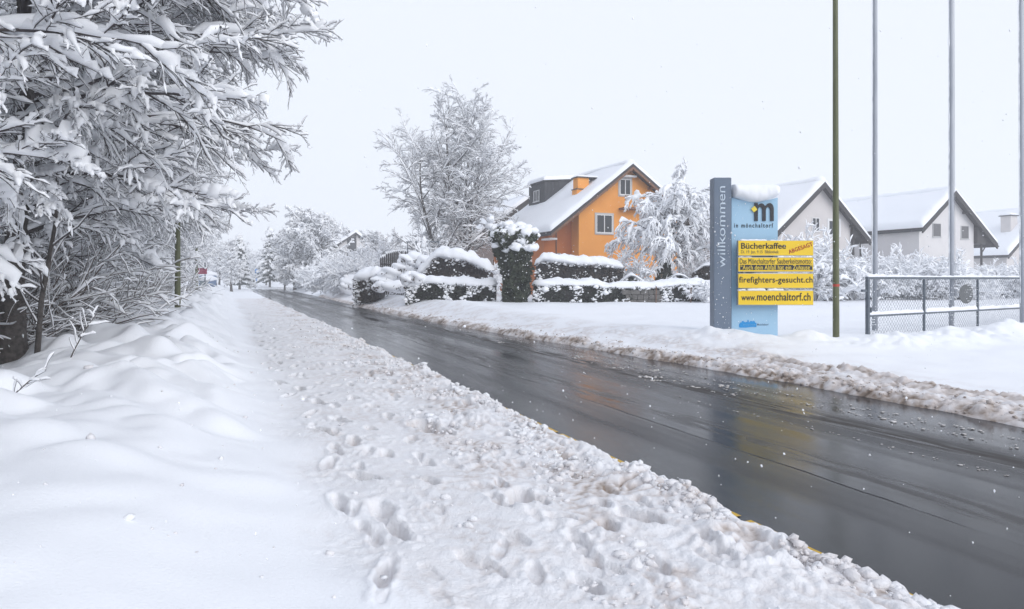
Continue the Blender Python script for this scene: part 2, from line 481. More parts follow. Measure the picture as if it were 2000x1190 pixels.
def terrain(X, Y, detail=True):
    """height of the snow, how dirty or shade-darkened its colour is, how rough it is"""
    s, t = st(X, Y)
    near = sstep(60, 25, np.hypot(X, Y)) if detail else 0.0
    tl = 3.50 + 0.10 * noise(s / 1.7, s * 0 + 3.1, 1) + 0.07 * noise(s / 0.42, s * 0 + 7.7, 2) + 0.05 * noise(s / 0.16, t / 0.16, 9) * near
    tr = np.interp(s, TR_S, TR_T) + 0.10 * noise(s / 1.9, s * 0 + 1.3, 3) + 0.06 * noise(s / 0.5, s * 0 + 5.2, 4)
    dl = tl - t; dr = t - tr
    z = np.full(X.shape, -0.12); dirt_shade = np.zeros(X.shape); rough = np.full(X.shape, 0.34)
    # ---- pavement side
    crest = np.interp(s, [-3, 2, 7, 20, 45, 90, 160], [0.60, 0.60, 0.66, 0.90, 1.00, 0.85, 0.6])
    tc = -1.35 + 0.25 * noise(s / 5.0, s * 0, 21)
    up = sstep(0.75, -1.2, t - (tc + 1.35)); down = sstep(-0.5, -3.6, t - tc)
    berm = crest * up * (1 - down) - 0.12 * down
    wq = 0.55 * noise(s / 1.1, t / 1.1, 30)
    lum = billow(s / 1.35 + wq, t / 1.15 - wq, 31, 0.20) * 0.52 + billow(s / 0.62, t / 0.6 + 4, 32, 0.16) * 0.13
    lw = sstep(0.75, -0.8, t) * sstep(-5.5, -2.5, t)
    calm = 0.10 + 0.90 * sstep(3.5, 9.0, s)
    base = 0.15 + 0.035 * noise(s / 1.6, t / 1.1, 33) + 0.02 * noise(s / 0.5, t / 0.5, 34)
    zl = base * sstep(-1.5, 0.5, t) + berm + (lum - 0.10) * lw * calm
    zl += 0.05 * noise(s / 3.5, t / 2.5, 38) * sstep(-2, -4, t)
    tramp = sstep(0.35, 1.1, t + 0.35 * noise(s / 1.4, t / 1.4, 35))
    clod = np.zeros(X.shape)
    edge = sstep(2.3, 0.2, dl)
    m = (dl > -0.3) & (t > 0.0) & (s < 60)
    if m.any():
        sm, tm = s[m], t[m]
        wx = 0.3 * noise(sm / 0.3, tm / 0.3, 40)
        c1 = billow(sm / 0.17 + wx, tm / 0.15, 41, 0.08); c2 = billow(sm / 0.075, tm / 0.07 + wx, 42, 0.10); c3 = noise(sm / 0.045, tm / 0.045, 43)
        big = billow(sm / 0.55, tm / 0.5, 44, 0.1)
        patchy = 0.35 + 0.65 * sstep(-0.25, 0.35, noise(sm / 0.9, tm / 0.7, 45))
        amp = (0.35 + 0.65 * edge[m]) * tramp[m] * patchy
        clod_m = amp * (0.070 * c1 + 0.042 * c2 + 0.006 * c3 + 0.10 * edge[m] * big)
        clod[m] = clod_m
        cre = np.clip(0.9 - 2.2 * c1, 0, 1) * np.clip(0.9 - 1.6 * c2, 0, 1)
        pat = sstep(-0.2, 0.5, noise(sm / 0.8, tm / 0.6, 46)) 
        dirt_shade[m] = tramp[m] * (0.10 + 0.09 * edge[m] * pat + 0.55 * cre * (0.25 + 0.75 * edge[m]) * (0.35 + pat))  # slush brown plus painted shade: creases darkened to bring out the relief
        rough[m] = 0.34 + 0.40 * tramp[m]
    zl = zl + clod - 0.02 * tramp
    zl = np.where(dl < 0.35, -0.12 + (zl + 0.12) * np.sqrt(np.clip(dl / 0.35, 0, 1)), zl)
    # ---- field side
    lane = sstep(13.5, 9.0, s) * sstep(7.0, 8.0, t)                 # the cleared gate entry by the near right
    yard = 0.30 + 0.25 * sstep(20, 36, Y) - 0.12 * sstep(13.5, 9.5, s)
    ridge = np.exp(-((dr - 2.3) / 1.3) ** 2) * (0.16 + 0.10 * noise(s / 3.2, t * 0, 51)) * sstep(8, 14, s)
    zr = 0.07 + (yard - 0.07) * sstep(0.1, 2.6, dr) * (1 - 0.75 * lane) + ridge
    # ploughed heap in front of the board, the lamp pole and the gate
    hx = np.array([3.0, 5.0, 7.5, 9.2, 11.5, 14.2, 18.0, 24.0]); hy = np.array([17.0, 16.3, 16.3, 16.4, 17.7, 19.3, 21.8, 25.5])
    hyy = np.interp(X, hx, hy)
    heap = np.exp(-((Y - hyy + 0.1) / 0.75) ** 2) * sstep(3.2, 5.0, X) * sstep(26, 19, X)
    heap *= 0.18 + 0.10 * billow(X / 0.35, Y / 0.4, 65) + 0.24 * np.clip(noise(X / 1.2, Y / 1.6, 61) + 0.4 * noise(X / 0.42, Y / 0.5, 62), -0.6, 1)
    heap *= 1 - 0.60 * sstep(4.2, 5.2, X) * sstep(7.4, 6.4, X)
    zr += heap
    zr += 0.045 * noise(X / 2.6, Y / 2.0, 63) + 0.03 * noise(X / 0.9, Y / 0.9, 64) * sstep(45, 15, Y)
    m = (dr > -0.5) & (dr < 5.5) & (s < 70)
    cl = np.zeros(X.shape)
    if m.any():
        sm, tm = s[m], t[m]; dm = dr[m]
        wx = 0.3 * noise(sm / 0.35, tm / 0.35, 70)
        c1 = billow(sm / 0.24 + wx, tm / 0.20, 71, 0.08); c2 = billow(sm / 0.105, tm / 0.09 + wx, 72, 0.10)
        big = billow(sm / 0.6, tm / 0.45, 73, 0.1)
        wide = 0.42 + 0.50 * sstep(16, 9, sm) + 0.25 * noise(sm / 2.2, tm * 0, 74)
        slush = sstep(wide * 1.5, wide * 0.3, dm)
        bank = sstep(3.4, 0.9, dm) * sstep(4.0, 9.5, sm)
        pat = sstep(-0.35, 0.3, noise(sm / 0.8, tm / 0.5, 75))
        amp = np.clip(slush + 0.42 * bank * (0.3 + 0.7 * pat), 0, 1)
        cl[m] = amp * (0.10 * c1 + 0.05 * c2 + 0.08 * big * slush)
        # second slush row left by the wheels turning into the gate
        row = np.exp(-((dm - 1.35 + 0.25 * noise(sm / 2.0, tm * 0, 76)) / 0.28) ** 2) * sstep(13, 10, sm)
        cl[m] += row * (0.10 * c1 + 0.05 * c2 + 0.05)
        cre = np.clip(0.9 - 2.0 * c1, 0, 1)
        dirt_shade[m] = 0.86 * np.clip(slush * (0.36 + 0.34 * cre) * (0.65 + 0.5 * pat) + row * (0.42 + 0.2 * cre) + bank * pat * cre * 0.34 + 0.05 * bank, 0, 1)
        rough[m] = 0.12 + 0.6 * amp
    zr = zr + cl
    zr = np.where(dr < 0.30, -0.12 + (zr + 0.12) * np.sqrt(np.clip(dr / 0.30, 0, 1)), zr)
    z = np.where(dl > 0, zl, np.where(dr > 0, zr, z))
    # ---- the snowed over traffic island far down the road
    isl = ((s - 132) / 11.0) ** 2 + ((t - 6.6) / 2.3) ** 2
    z = np.where((isl < 1) & (dr <= 0), 0.45 * np.sqrt(np.clip(1 - isl, 0, 1)), z)
    # land rises a little at the far end and under the wood
    z = z + np.where(dl > 0, 0.5 * sstep(-8, -22, t), 0)
    z = np.where(s > 175, np.maximum(z, 0.25 * sstep(175, 190, s)), z)
    return z, np.clip(dirt_shade, 0, 1), rough

def gz(x, y):
    z, _, _ = terrain(np.array([float(x)]), np.array([float(y)]), True)
    return float(z[0])

def build_ground():
    rad = [0.0, 0.4, 0.8, 1.2, 1.5]
    r = 1.8
    while r < 760:
        rad.append(r)
        k = 0.0042 if r < 22 else (0.0042 + 0.0055 * min(1, (r - 22) / 40) if r < 80 else 0.02)
        if r < 3.0: k = 0.02 - 0.0158 * (r - 1.8) / 1.2
        r *= 1 + k
    rad = np.array(rad)
    fine = np.arange(R_(-48), R_(48), 0.0019)
    coarse = np.linspace(R_(48), R_(360 - 48), 70)
    th = np.concatenate([fine, coarse])          # measured clockwise from +Y; closes on itself
    nt = len(th)
    TH, RD = np.meshgrid(th, rad)
    X = RD * np.sin(TH); Y = RD * np.cos(TH)
    Z, D, RG = terrain(X.ravel(), Y.ravel())
    Z = Z.reshape(X.shape); D = D.reshape(X.shape); RG = RG.reshape(X.shape)
    # footprints: oval dents with a pushed up rim
    g = np.random.default_rng(5)
    prints = []
    s = 3.0
    side = 1
    while s < 34:                                   # one clear track of single steps in the fresh snow
        prints.append((s, 0.98 + 0.13 * side + 0.10 * math.sin(s), 0.095, 0.042)); side = -side; s += g.uniform(0.55, 0.72)
    for ln, n in ((1.55, 40), (2.0, 60), (2.45, 60)):
        s = 3.2
        side = 1
        for i in range(n):
            prints.append((s, ln + 0.14 * side + g.normal() * 0.10, g.uniform(0.02, 0.07), 0.045)); side = -side; s += g.uniform(0.4, 0.8)
    for i in range(240):
        prints.append((3 + 32 * g.random() ** 1.4, g.uniform(0.7, 3.1), g.uniform(0.012, 0.045), g.uniform(.025, .042)))
    prints += [(2.9, .2, .03, .05), (4.6, 2.0, 0.13, 0.08), (3.9, 2.55, 0.10, 0.07), (4.75, 1.0, 0.10, 0.07), (7.3, 2.0, 0.12, 0.10), (7.0, 2.05, 0.11, 0.09)]
    for (s, t, dp, w) in prints:
        x, y = xy(s, t)
        rr = math.hypot(x, y); a = math.atan2(x, y)
        if rr < 1.6 or abs(a) > R_(47): continue
        R0 = 0.55
        i0, i1 = np.searchsorted(rad, [rr - R0, rr + R0]); da = R0 / rr
        j0, j1 = np.searchsorted(fine, [a - da, a + da])
        if j1 <= j0 + 1: continue
        xs = X[i0:i1, j0:j1]; ys = Y[i0:i1, j0:j1]
        sp, tp = st(xs - x, ys - y)
        an = g.normal() * 0.25
        sp, tp = sp * math.cos(an) + tp * math.sin(an), -sp * math.sin(an) + tp * math.cos(an)
        wob = 1 + 0.25 * noise(sp / 0.12 + s, tp / 0.12 + t, 3)
        q = np.sqrt((sp / (0.118 * (1 + 3 * (dp > .09) * 0.2))) ** 2 + (tp / (w * 1.15)) ** 2) * wob
        pit = sstep(1.15, 0.82, q); rim = np.exp(-((q - 1.55) / 0.33) ** 2)
        Z[i0:i1, j0:j1] += -dp * pit + 0.14 * dp * rim
        D[i0:i1, j0:j1] = np.clip(D[i0:i1, j0:j1] + pit * (0.10 + 1.2 * max(0, dp - 0.06)) * (0.5 + 0.5 * noise(sp / .05, tp / .05, 8)), 0, 1)  # print bottoms tinted darker, deeper ones more
    V = np.stack([X, Y, Z], -1).reshape(-1, 3)
    nr = len(rad)
    i = np.arange(nr - 1)[:, None] * nt; j = np.arange(nt)[None]; j2 = (j + 1) % nt
    Q = np.stack([i + j, i + nt + j, i + nt + j2, i + j2], -1).reshape(-1, 4)
    o = np_mesh("snow_ground", V, Q, "ground_snow")
    for nm, arr in (("dirt_shade", D), ("rough", RG)):
        at_ = o.data.attributes.new(nm, 'FLOAT', 'POINT'); at_.data.foreach_set("value", arr.ravel().astype(np.float32))
    tag(o, kind="structure")
build_ground()

def build_road():
    # a sheet in the road's own axes so that wet streaks run along it
    ang = math.atan2(UA[1], UA[0])
    a = Acc()
    ss = np.linspace(-40, 230, 136); tt = np.array([2.6, 4.5, 6.5, 8.5, 10.5, 14, 20, 32])
    T, SS = np.meshgrid(tt, ss)
    camber = 0.0 - 0.010 * np.abs(T - 6.0) / 3
    V = np.stack([T, SS, np.maximum(camber, -0.03)], -1).reshape(-1, 3)
    n, k = len(ss), len(tt)
    i = np.arange(n - 1)[:, None] * k; j = np.arange(k - 1)[None]
    Q = np.stack([i + j, i + j + 1, i + k + j + 1, i + k + j], -1).reshape(-1, 4)
    o = np_mesh("road", V, Q, "wet_asphalt"); o.rotation_euler = (0, 0, ang)
    tag(o, kind="structure")
    m = Acc()
    s = -6.0
    while s < 60:
        L = 0.9
        V = [(3.36, s, 0.0), (3.52, s, 0.0), (3.52, s + L, 0.0), (3.36, s + L, 0.0)]
        m.add(np.array(V) + (0, 0, 0.004 - 0.009), [(0, 1, 2, 3)]); s += 1.0
    o = m.build("road_marking", "line_yellow"); o.rotation_euler = (0, 0, ang); o.location.z = 0.003
    tag(o, kind="structure")
build_road()

# slush lumps left in rows between the wheel tracks
def build_slush():
    g = np.random.default_rng(77)
    C = []; Sc = []
    for (t0, s0, s1, n, w, sz) in ((7.55, 2, 24, 520, 0.06, 0.0065), (7.95, 3, 16, 260, 0.06, 0.007), (6.3, 3.5, 8.5, 60, 0.03, 0.005), (7.2, 8, 14, 60, 0.12, 0.010)):
        for i in range(n):
            s = s0 + (s1 - s0) * g.random(); t = t0 + w * g.normal() + 0.12 * math.sin(s * 0.5)
            x, y = xy(s, t); r = sz * math.exp(0.5 * g.normal())
            C.append((x, y, 0.002)); Sc.append((r * 1.9, r * 1.9, r * 0.40))
    for (s, t, r) in ((13.6, 7.4, .05), (11.0, 7.55, .045), (11.6, 7.2, .03), (10.3, 6.9, 0.06), (10.2, 7.05, 0.05), (9.0, 7.5, 0.05), (17.5, 7.0, .05), (9.9, 6.8, .05)):
        x, y = xy(s, t)
        for k in range(9):
            C.append((x + g.normal() * r * 1.2, y + g.normal() * r * .8, 0.0)); q = r * g.uniform(.25, .6); Sc.append((q * 1.3, q, q * .6))
    V, Q = blobs(C, Sc, 1, 0.25, g)
    tag(np_mesh("road_slush", V, Q, "slush"), "small lumps of grey slush left in rows on the wet road", "slush", kind="stuff")
build_slush()
# ------------------------------------------------------------------ snow laden trees and shrubs
def grow_paths(g, P0, D0, L, N, wob, trop, trop2=None):
    """integrate branch centre lines; trop bends them up (+) or down (-), from trop at the base to trop2 at the tip"""
    B = len(P0); P = np.zeros((B, N, 3)); P[:, 0] = P0; d = nrm(D0)
    trop2 = trop if trop2 is None else trop2
    stp = (L / (N - 1))[:, None]
    for i in range(1, N):
        tz = trop + (trop2 - trop) * (i / (N - 1))
        d = d + wob * g.normal(size=(B, 3)); d[:, 2] += tz; d = nrm(d)
        P[:, i] = P[:, i - 1] + d * stp
    return P

def children(g, P, R, n, u0, u1, ang, ang_sd, lift=0.0, flat=0.0):
    """n side shoots on every path: start, direction, radius there, position along the parent"""
    B, N, _ = P.shape
    u = u0 + (u1 - u0) * (np.arange(n)[None] + g.uniform(0.05, 0.95, (B, n))) / n
    f = u * (N - 1); i = np.minimum(f.astype(int), N - 2); w = (f - i)[..., None]
    b = np.arange(B)[:, None]
    p = P[b, i] * (1 - w) + P[b, i + 1] * w
    T = nrm(P[b, i + 1] - P[b, i]); r = R[b, i] * (1 - w[..., 0]) + R[b, i + 1] * w[..., 0]
    side = g.normal(size=(B, n, 3)) * (1, 1, 1 - flat)
    side = nrm(side - T * (side * T).sum(-1, keepdims=True))
    a = R_(ang) + R_(ang_sd) * g.normal(size=(B, n, 1))
    d = np.cos(a) * T + np.sin(a) * side; d[..., 2] += lift
    return p.reshape(-1, 3), nrm(d.reshape(-1, 3)), r.ravel(), u.ravel()

def taper(r0, r1, N, p=1.0):
    u = np.linspace(0, 1, N)[None] ** p
    return np.asarray(r0)[:, None] * (1 - u) + np.asarray(r1)[:, None] * u if np.ndim(r1) else np.asarray(r0)[:, None] * (1 - u) + r1 * u

def snow_on(g, P, R, rs, k, lump=0.5, big=0.0, squash=1.15, cover=1.0):
    """snow lying along branches: a lumpy roll just above each one, thicker where it lies flatter"""
    B, N, _ = P.shape
    if cover < 1:
        keep = g.random(B) < cover; P = P[keep]; R = R[keep]; B = len(P)
    M = N if N > 4 else N
    T = nrm(np.gradient(P, axis=1))
    hz = np.sqrt(np.clip(1 - T[..., 2] ** 2, 0, 1))
    r = rs * (0.42 + 0.58 * hz) * (1 + lump * g.normal(size=(B, N)) * 0.6)
    if N >= 16:                       # separate pillows of snow along a bough
        ph = g.uniform(0, 6.28, (B, 1)); x = np.linspace(0, 1, N)[None]
        r = r * np.clip(0.75 + 0.75 * np.sin(x * g.uniform(9, 22, (B, 1)) + ph) * np.sin(x * 7 + 2 * ph), 0.3, 2.2)
    elif big:
        bm = (g.random((B, 1)) < big) * np.sin(np.linspace(0, math.pi, N))[None] ** 2 * g.uniform(0.8, 2.2, (B, 1))
        r = r * (1 + bm)
    r = np.clip(r, 0.25 * rs, 4 * rs)
    r[:, 0] *= 0.8; r[:, -1] *= 0.45
    upv = np.zeros((B, N, 3)); upv[..., 2] = 1
    upv = upv - T * T[..., 2:3]
    ln = np.linalg.norm(upv, axis=-1, keepdims=True)
    upv = upv / np.maximum(ln, 0.3)
    C = P + upv * (R * 0.7 + r * 1.02)[..., None]
    C = C + g.normal(size=C.shape) * (rs * 0.10)
    return tube(C, r, k, squash, g.uniform(0, 1))

def tree(name, label, cat, g, spec, loc, rotz=0, group=None, scale=1.0):
    """trunk, crown of twigs and the snow it carries"""
    root = thing(name, label, cat, loc, rotz, group)
    root.scale = (scale,) * 3
    W = Acc(); C = Acc(); SN = Acc(); CL = []
    rsn = spec.get("snow", 1.0)
    H = spec["H"]; N0 = 12
    tr = []
    for (x0, y0, lean, h) in spec["trunks"]:
        P = grow_paths(g, np.array([[x0, y0, -0.5]]), np.array([[lean[0], lean[1], 1.0]]), np.array([h + 0.5]), N0, spec.get("twob", 0.03), spec.get("ttrop", 0.02))
        R = taper(np.array([spec["r0"] * h / H]), spec["r0"] * 0.12, N0, 0.8)
        R[:, 0] *= 1.5; R[:, 1] *= 1.1
        W.add(*tube(P, R, 12)); tr.append((P, R))
    P = np.concatenate([a for a, b in tr]); R = np.concatenate([b for a, b in tr])
    # limbs
    n = spec["limbs"]
    p, d, r, u = children(g, P, R, n, spec["u0"], 0.99, 75, 10)
    B = len(p)
    if "face" in spec:
        az = spec["face"] + g.normal(size=B) * spec["spread"]
    else:
        az = np.arange(B) * 2.399 + g.normal(size=B) * 0.5
    el = R_(spec["el"]) + R_(spec["el_sd"]) * g.normal(size=B) + R_(spec.get("el_top", 0)) * u
    d = np.stack([np.cos(az) * np.cos(el), np.sin(az) * np.cos(el), np.sin(el)], 1)
    x = (u - spec["u0"]) / (1 - spec["u0"])
    L = spec["Ll"] * np.interp(x, *spec["shape"]) * g.uniform(0.75, 1.15, B)
    P1 = grow_paths(g, p, d, L, 18, 0.06, spec["t1"][0], spec["t1"][1])
    R1 = taper(np.minimum(r * 0.62, spec.get("lr", 0.011) * L + 0.006), 0.006, 18, 0.8)
    C.add(*tube(P1, R1, 6))
    SN.add(*snow_on(g, P1, R1, spec["rs"][0] * rsn, 7, 0.5, 0.3))
    prev = (P1, R1, L)
    Ns = (11, 7, 4); ks = (4, 3, 3); kss = (6, 5, spec.get("kside", 4))
    for lv, (nc, ang, ratio, trp) in enumerate(spec["lv"]):
        Pp, Rp, Lp = prev
        p, d, r, u = children(g, Pp, Rp, nc, 0.12 if lv == 0 else 0.1, 0.98, ang, 12, spec.get("lift", 0), spec.get("flat", 0.3))
        Lc = np.repeat(Lp, nc) * ratio * (1.08 - 0.55 * u) * g.uniform(0.6, 1.25, len(p))
        N = Ns[lv]
        Pc = grow_paths(g, p, d, Lc, N, spec.get("wob", 0.10), trp[0], trp[1])
        r0 = np.minimum(r * 0.7, spec["rt"][lv]); Rc = taper(r0, spec["rt"][lv] * 0.45, N)
        C.add(*tube(Pc, Rc, ks[lv]))
        SN.add(*snow_on(g, Pc, Rc, spec["rs"][lv + 1] * rsn, kss[lv], spec.get("lump", 0.55), spec.get("big", 0.12) if lv < 2 else 0.05, 1.1, spec.get("cover", 1.0) if lv < 2 else spec.get("cover4", spec.get("cover", 1.0))))
        prev = (Pc, Rc, Lc)
        if lv == 0 and spec.get("clumps"):        # pillows of snow hanging where twigs cross
            k = g.choice(len(Pc), spec["clumps"], replace=False); j = g.integers(3, N - 2, len(k))
            c = Pc[k, j]; tg = nrm(Pc[k, j + 1] - Pc[k, j - 1]); q = g.uniform(0.07, 0.15, len(k))
            for o_, f_ in ((-0.9, .75), (0, 1.0), (0.9, .8), (1.7, .55)):
                V, Q = blobs(c + tg * (q * o_ * 1.1)[:, None] + np.array([0, 0, .45]) * q[:, None], np.stack([q * f_, q * f_, q * f_ * .85], 1), 2, .16, g, 1.3)
                CL.append((V, Q))
    if CL:
        A3 = Acc()
        for V, Q in CL: A3.add(V, Q)
        A3.build("snow_pillow", "tree_snow", root, True)["kind"] = "stuff"
    W.build("trunk", "bark", root, True)
    C.build("crown", spec.get("wood", "twig"), root, True)
    SN.build("snow_cover", "tree_snow", root, True)
    return root

# --- the wood along the pavement: tall hornbeam-like trees whose boughs hang over the bank
FACE = math.atan2(0.05, 1.0)
def wood_spec(k):
    return dict(H=10.5, r0=0.21 - 0.02 * k, trunks=[(0, 0, (0.03, 0.0), 10.5)], limbs=36, u0=0.22, face=FACE, spread=0.95,
                el=14, el_sd=12, el_top=24, Ll=5.0, shape=([0, 0.10, 0.25, 0.4, 0.75, 1.0], [0.52, 0.62, 0.9, 1.0, 1.02, 0.85]), t1=(0.008, -0.052),
                rs=(0.055, 0.033, 0.0165, 0.0075), cover=0.90, rt=(0.013, 0.0072, 0.0050), lv=((14, 38, 0.40, (-0.02, -0.06)), (13, 32, 0.46, (-0.025, -0.05)), (4, 40, 0.32, (0.0, -0.01))),
                flat=0.35, big=0.30, wob=0.10, cover4=0.42, clumps=98, lump=0.95, kside=3)
g1 = np.random.default_rng(101)
GRP_W = "snow laden trees of the wood beside the pavement"
wood = []
WOODSPOTS = [  # s, t, turn, scale, variant
    (13.2, -3.15, 0.0, 1.0, 0), (8.9, -4.9, 0.15, 0.98, 1), (4.6, -6.3, -0.25, 0.98, 2), (15.4, -3.5, 0.2, 0.92, 1), (21.5, -3.9, -0.15, 1.02, 2),
    (28.5, -4.6, 0.3, 1.0, 0), (35.0, -5.1, -0.2, 1.0, 1), (43.0, -5.4, 0.15, 0.92, 2), (53.0, -5.6, 0.0, 0.9, 0), (65.0, -5.0, 0.3, 1.0, 1),
    (10.5, -9.5, 0.3, 1.05, 2), (16.0, -10.0, -0.1, 1.1, 0), (22.5, -9.5, 0.2, 1.1, 1), (31.0, -10, 0.0, 1.1, 2), (42.0, -10.5, 0.2, 1.1, 0)]
WLAB = ["dark trunk snowy tree, the nearest whose trunk stands in view behind the bank", "snowy tree reaching in over the bank from beyond the picture's left edge",
        "nearest overhanging snowy boughs at the top left corner of the picture", "snow laden tree just past the nearest dark trunk",
        "snow laden tree leaning out short of the first olive pole", "snow laden tree beside the first olive pole on the bank",
        "snow laden tree just beyond the first olive pole", "snow laden tree beside the second olive pole on the bank",
        "snow laden tree behind the grey cabinet and maroon board", "farthest snow laden tree of the roadside row, past the maroon board"]
for i, (s, t, rz, sc, v) in enumerate(WOODSPOTS):
    x, y = xy(s, t)
    z = gz(x, y) - 0.1
    lab = WLAB[i] if i < len(WLAB) else "snow laden tree of the back row, deep in the wood"
    if len(wood) <= v or wood[v] is None:
        while len(wood) <= v: wood.append(None)
        wood[v] = tree("roadside_tree", lab, "tree", np.random.default_rng(101 + v), wood_spec(v), (x, y, z), rz + 0.40, GRP_W, sc)
    else:
        copy_thing(wood[v], (x, y, z), rz + 0.40, sc, lab, GRP_W)
# ------------------------------------------------------------------ lettering
def lettering(name, text, material, parent, box, y, bold=0.0, rot=None, depth=0.006, up=False, space=1.0):
    """flat letters filling box = (x0, x1, z0, z1) on a face looking towards -Y at y; up: read bottom to top"""
    cu = bpy.data.curves.new(name, 'FONT'); cu.body = text; cu.size = 1.0; cu.space_character = space; cu.offset = bold; cu.extrude = 0.0; cu.resolution_u = 4
    o = bpy.data.objects.new(name, cu); COL.objects.link(o)
    dg = bpy.context.evaluated_depsgraph_get()
    me = bpy.data.meshes.new_from_object(o.evaluated_get(dg))
    bpy.data.objects.remove(o); bpy.data.curves.remove(cu)
    n = len(me.vertices); co = np.zeros(n * 3, np.float32); me.vertices.foreach_get("co", co); co = co.reshape(-1, 3)
    mn, mx = co.min(0), co.max(0)
    u = (co[:, 0] - mn[0]) / (mx[0] - mn[0]); v = (co[:, 1] - mn[1]) / (mx[1] - mn[1])
    x0, x1, z0, z1 = box
    out = np.zeros_like(co); out[:, 1] = y
    if up:
        out[:, 0] = x1 - v * (x1 - x0); out[:, 2] = z0 + u * (z1 - z0)
    else:
        out[:, 0] = x0 + u * (x1 - x0); out[:, 2] = z0 + v * (z1 - z0)
    if rot:
        c = np.array([(x0 + x1) / 2, (z0 + z1) / 2]); q = out[:, [0, 2]] - c
        ca, sa = math.cos(rot), math.sin(rot)
        out[:, 0] = c[0] + q[:, 0] * ca - q[:, 1] * sa; out[:, 2] = c[1] + q[:, 0] * sa + q[:, 1] * ca
    me.vertices.foreach_set("co", out.ravel())
    me.materials.clear(); me.name = name; me.update()
    bm = bmesh.new(); bm.from_mesh(me)
    r = bmesh.ops.extrude_face_region(bm, geom=bm.faces[:])
    for vv in r["geom"]:
        if isinstance(vv, bmesh.types.BMVert): vv.co.y -= depth
    bmesh.ops.recalc_face_normals(bm, faces=bm.faces[:])
    bm.to_mesh(me); bm.free()
    return link_mesh(name, me, material, parent)

def extrude_outline(name, pts, y0, y1, material, parent):
    """solid from an outline in x,z"""
    bm = bmesh.new()
    vs = [bm.verts.new((x, y0, z)) for x, z in pts]
    f = bm.faces.new(vs)
    r = bmesh.ops.extrude_face_region(bm, geom=[f])
    for v in r["geom"]:
        if isinstance(v, bmesh.types.BMVert): v.co.y = y1
    bmesh.ops.recalc_face_normals(bm, faces=bm.faces[:])
    bmesh.ops.triangulate(bm, faces=bm.faces[:])
    me = bpy.data.meshes.new(name); bm.to_mesh(me); bm.free()
    return link_mesh(name, me, material, parent)

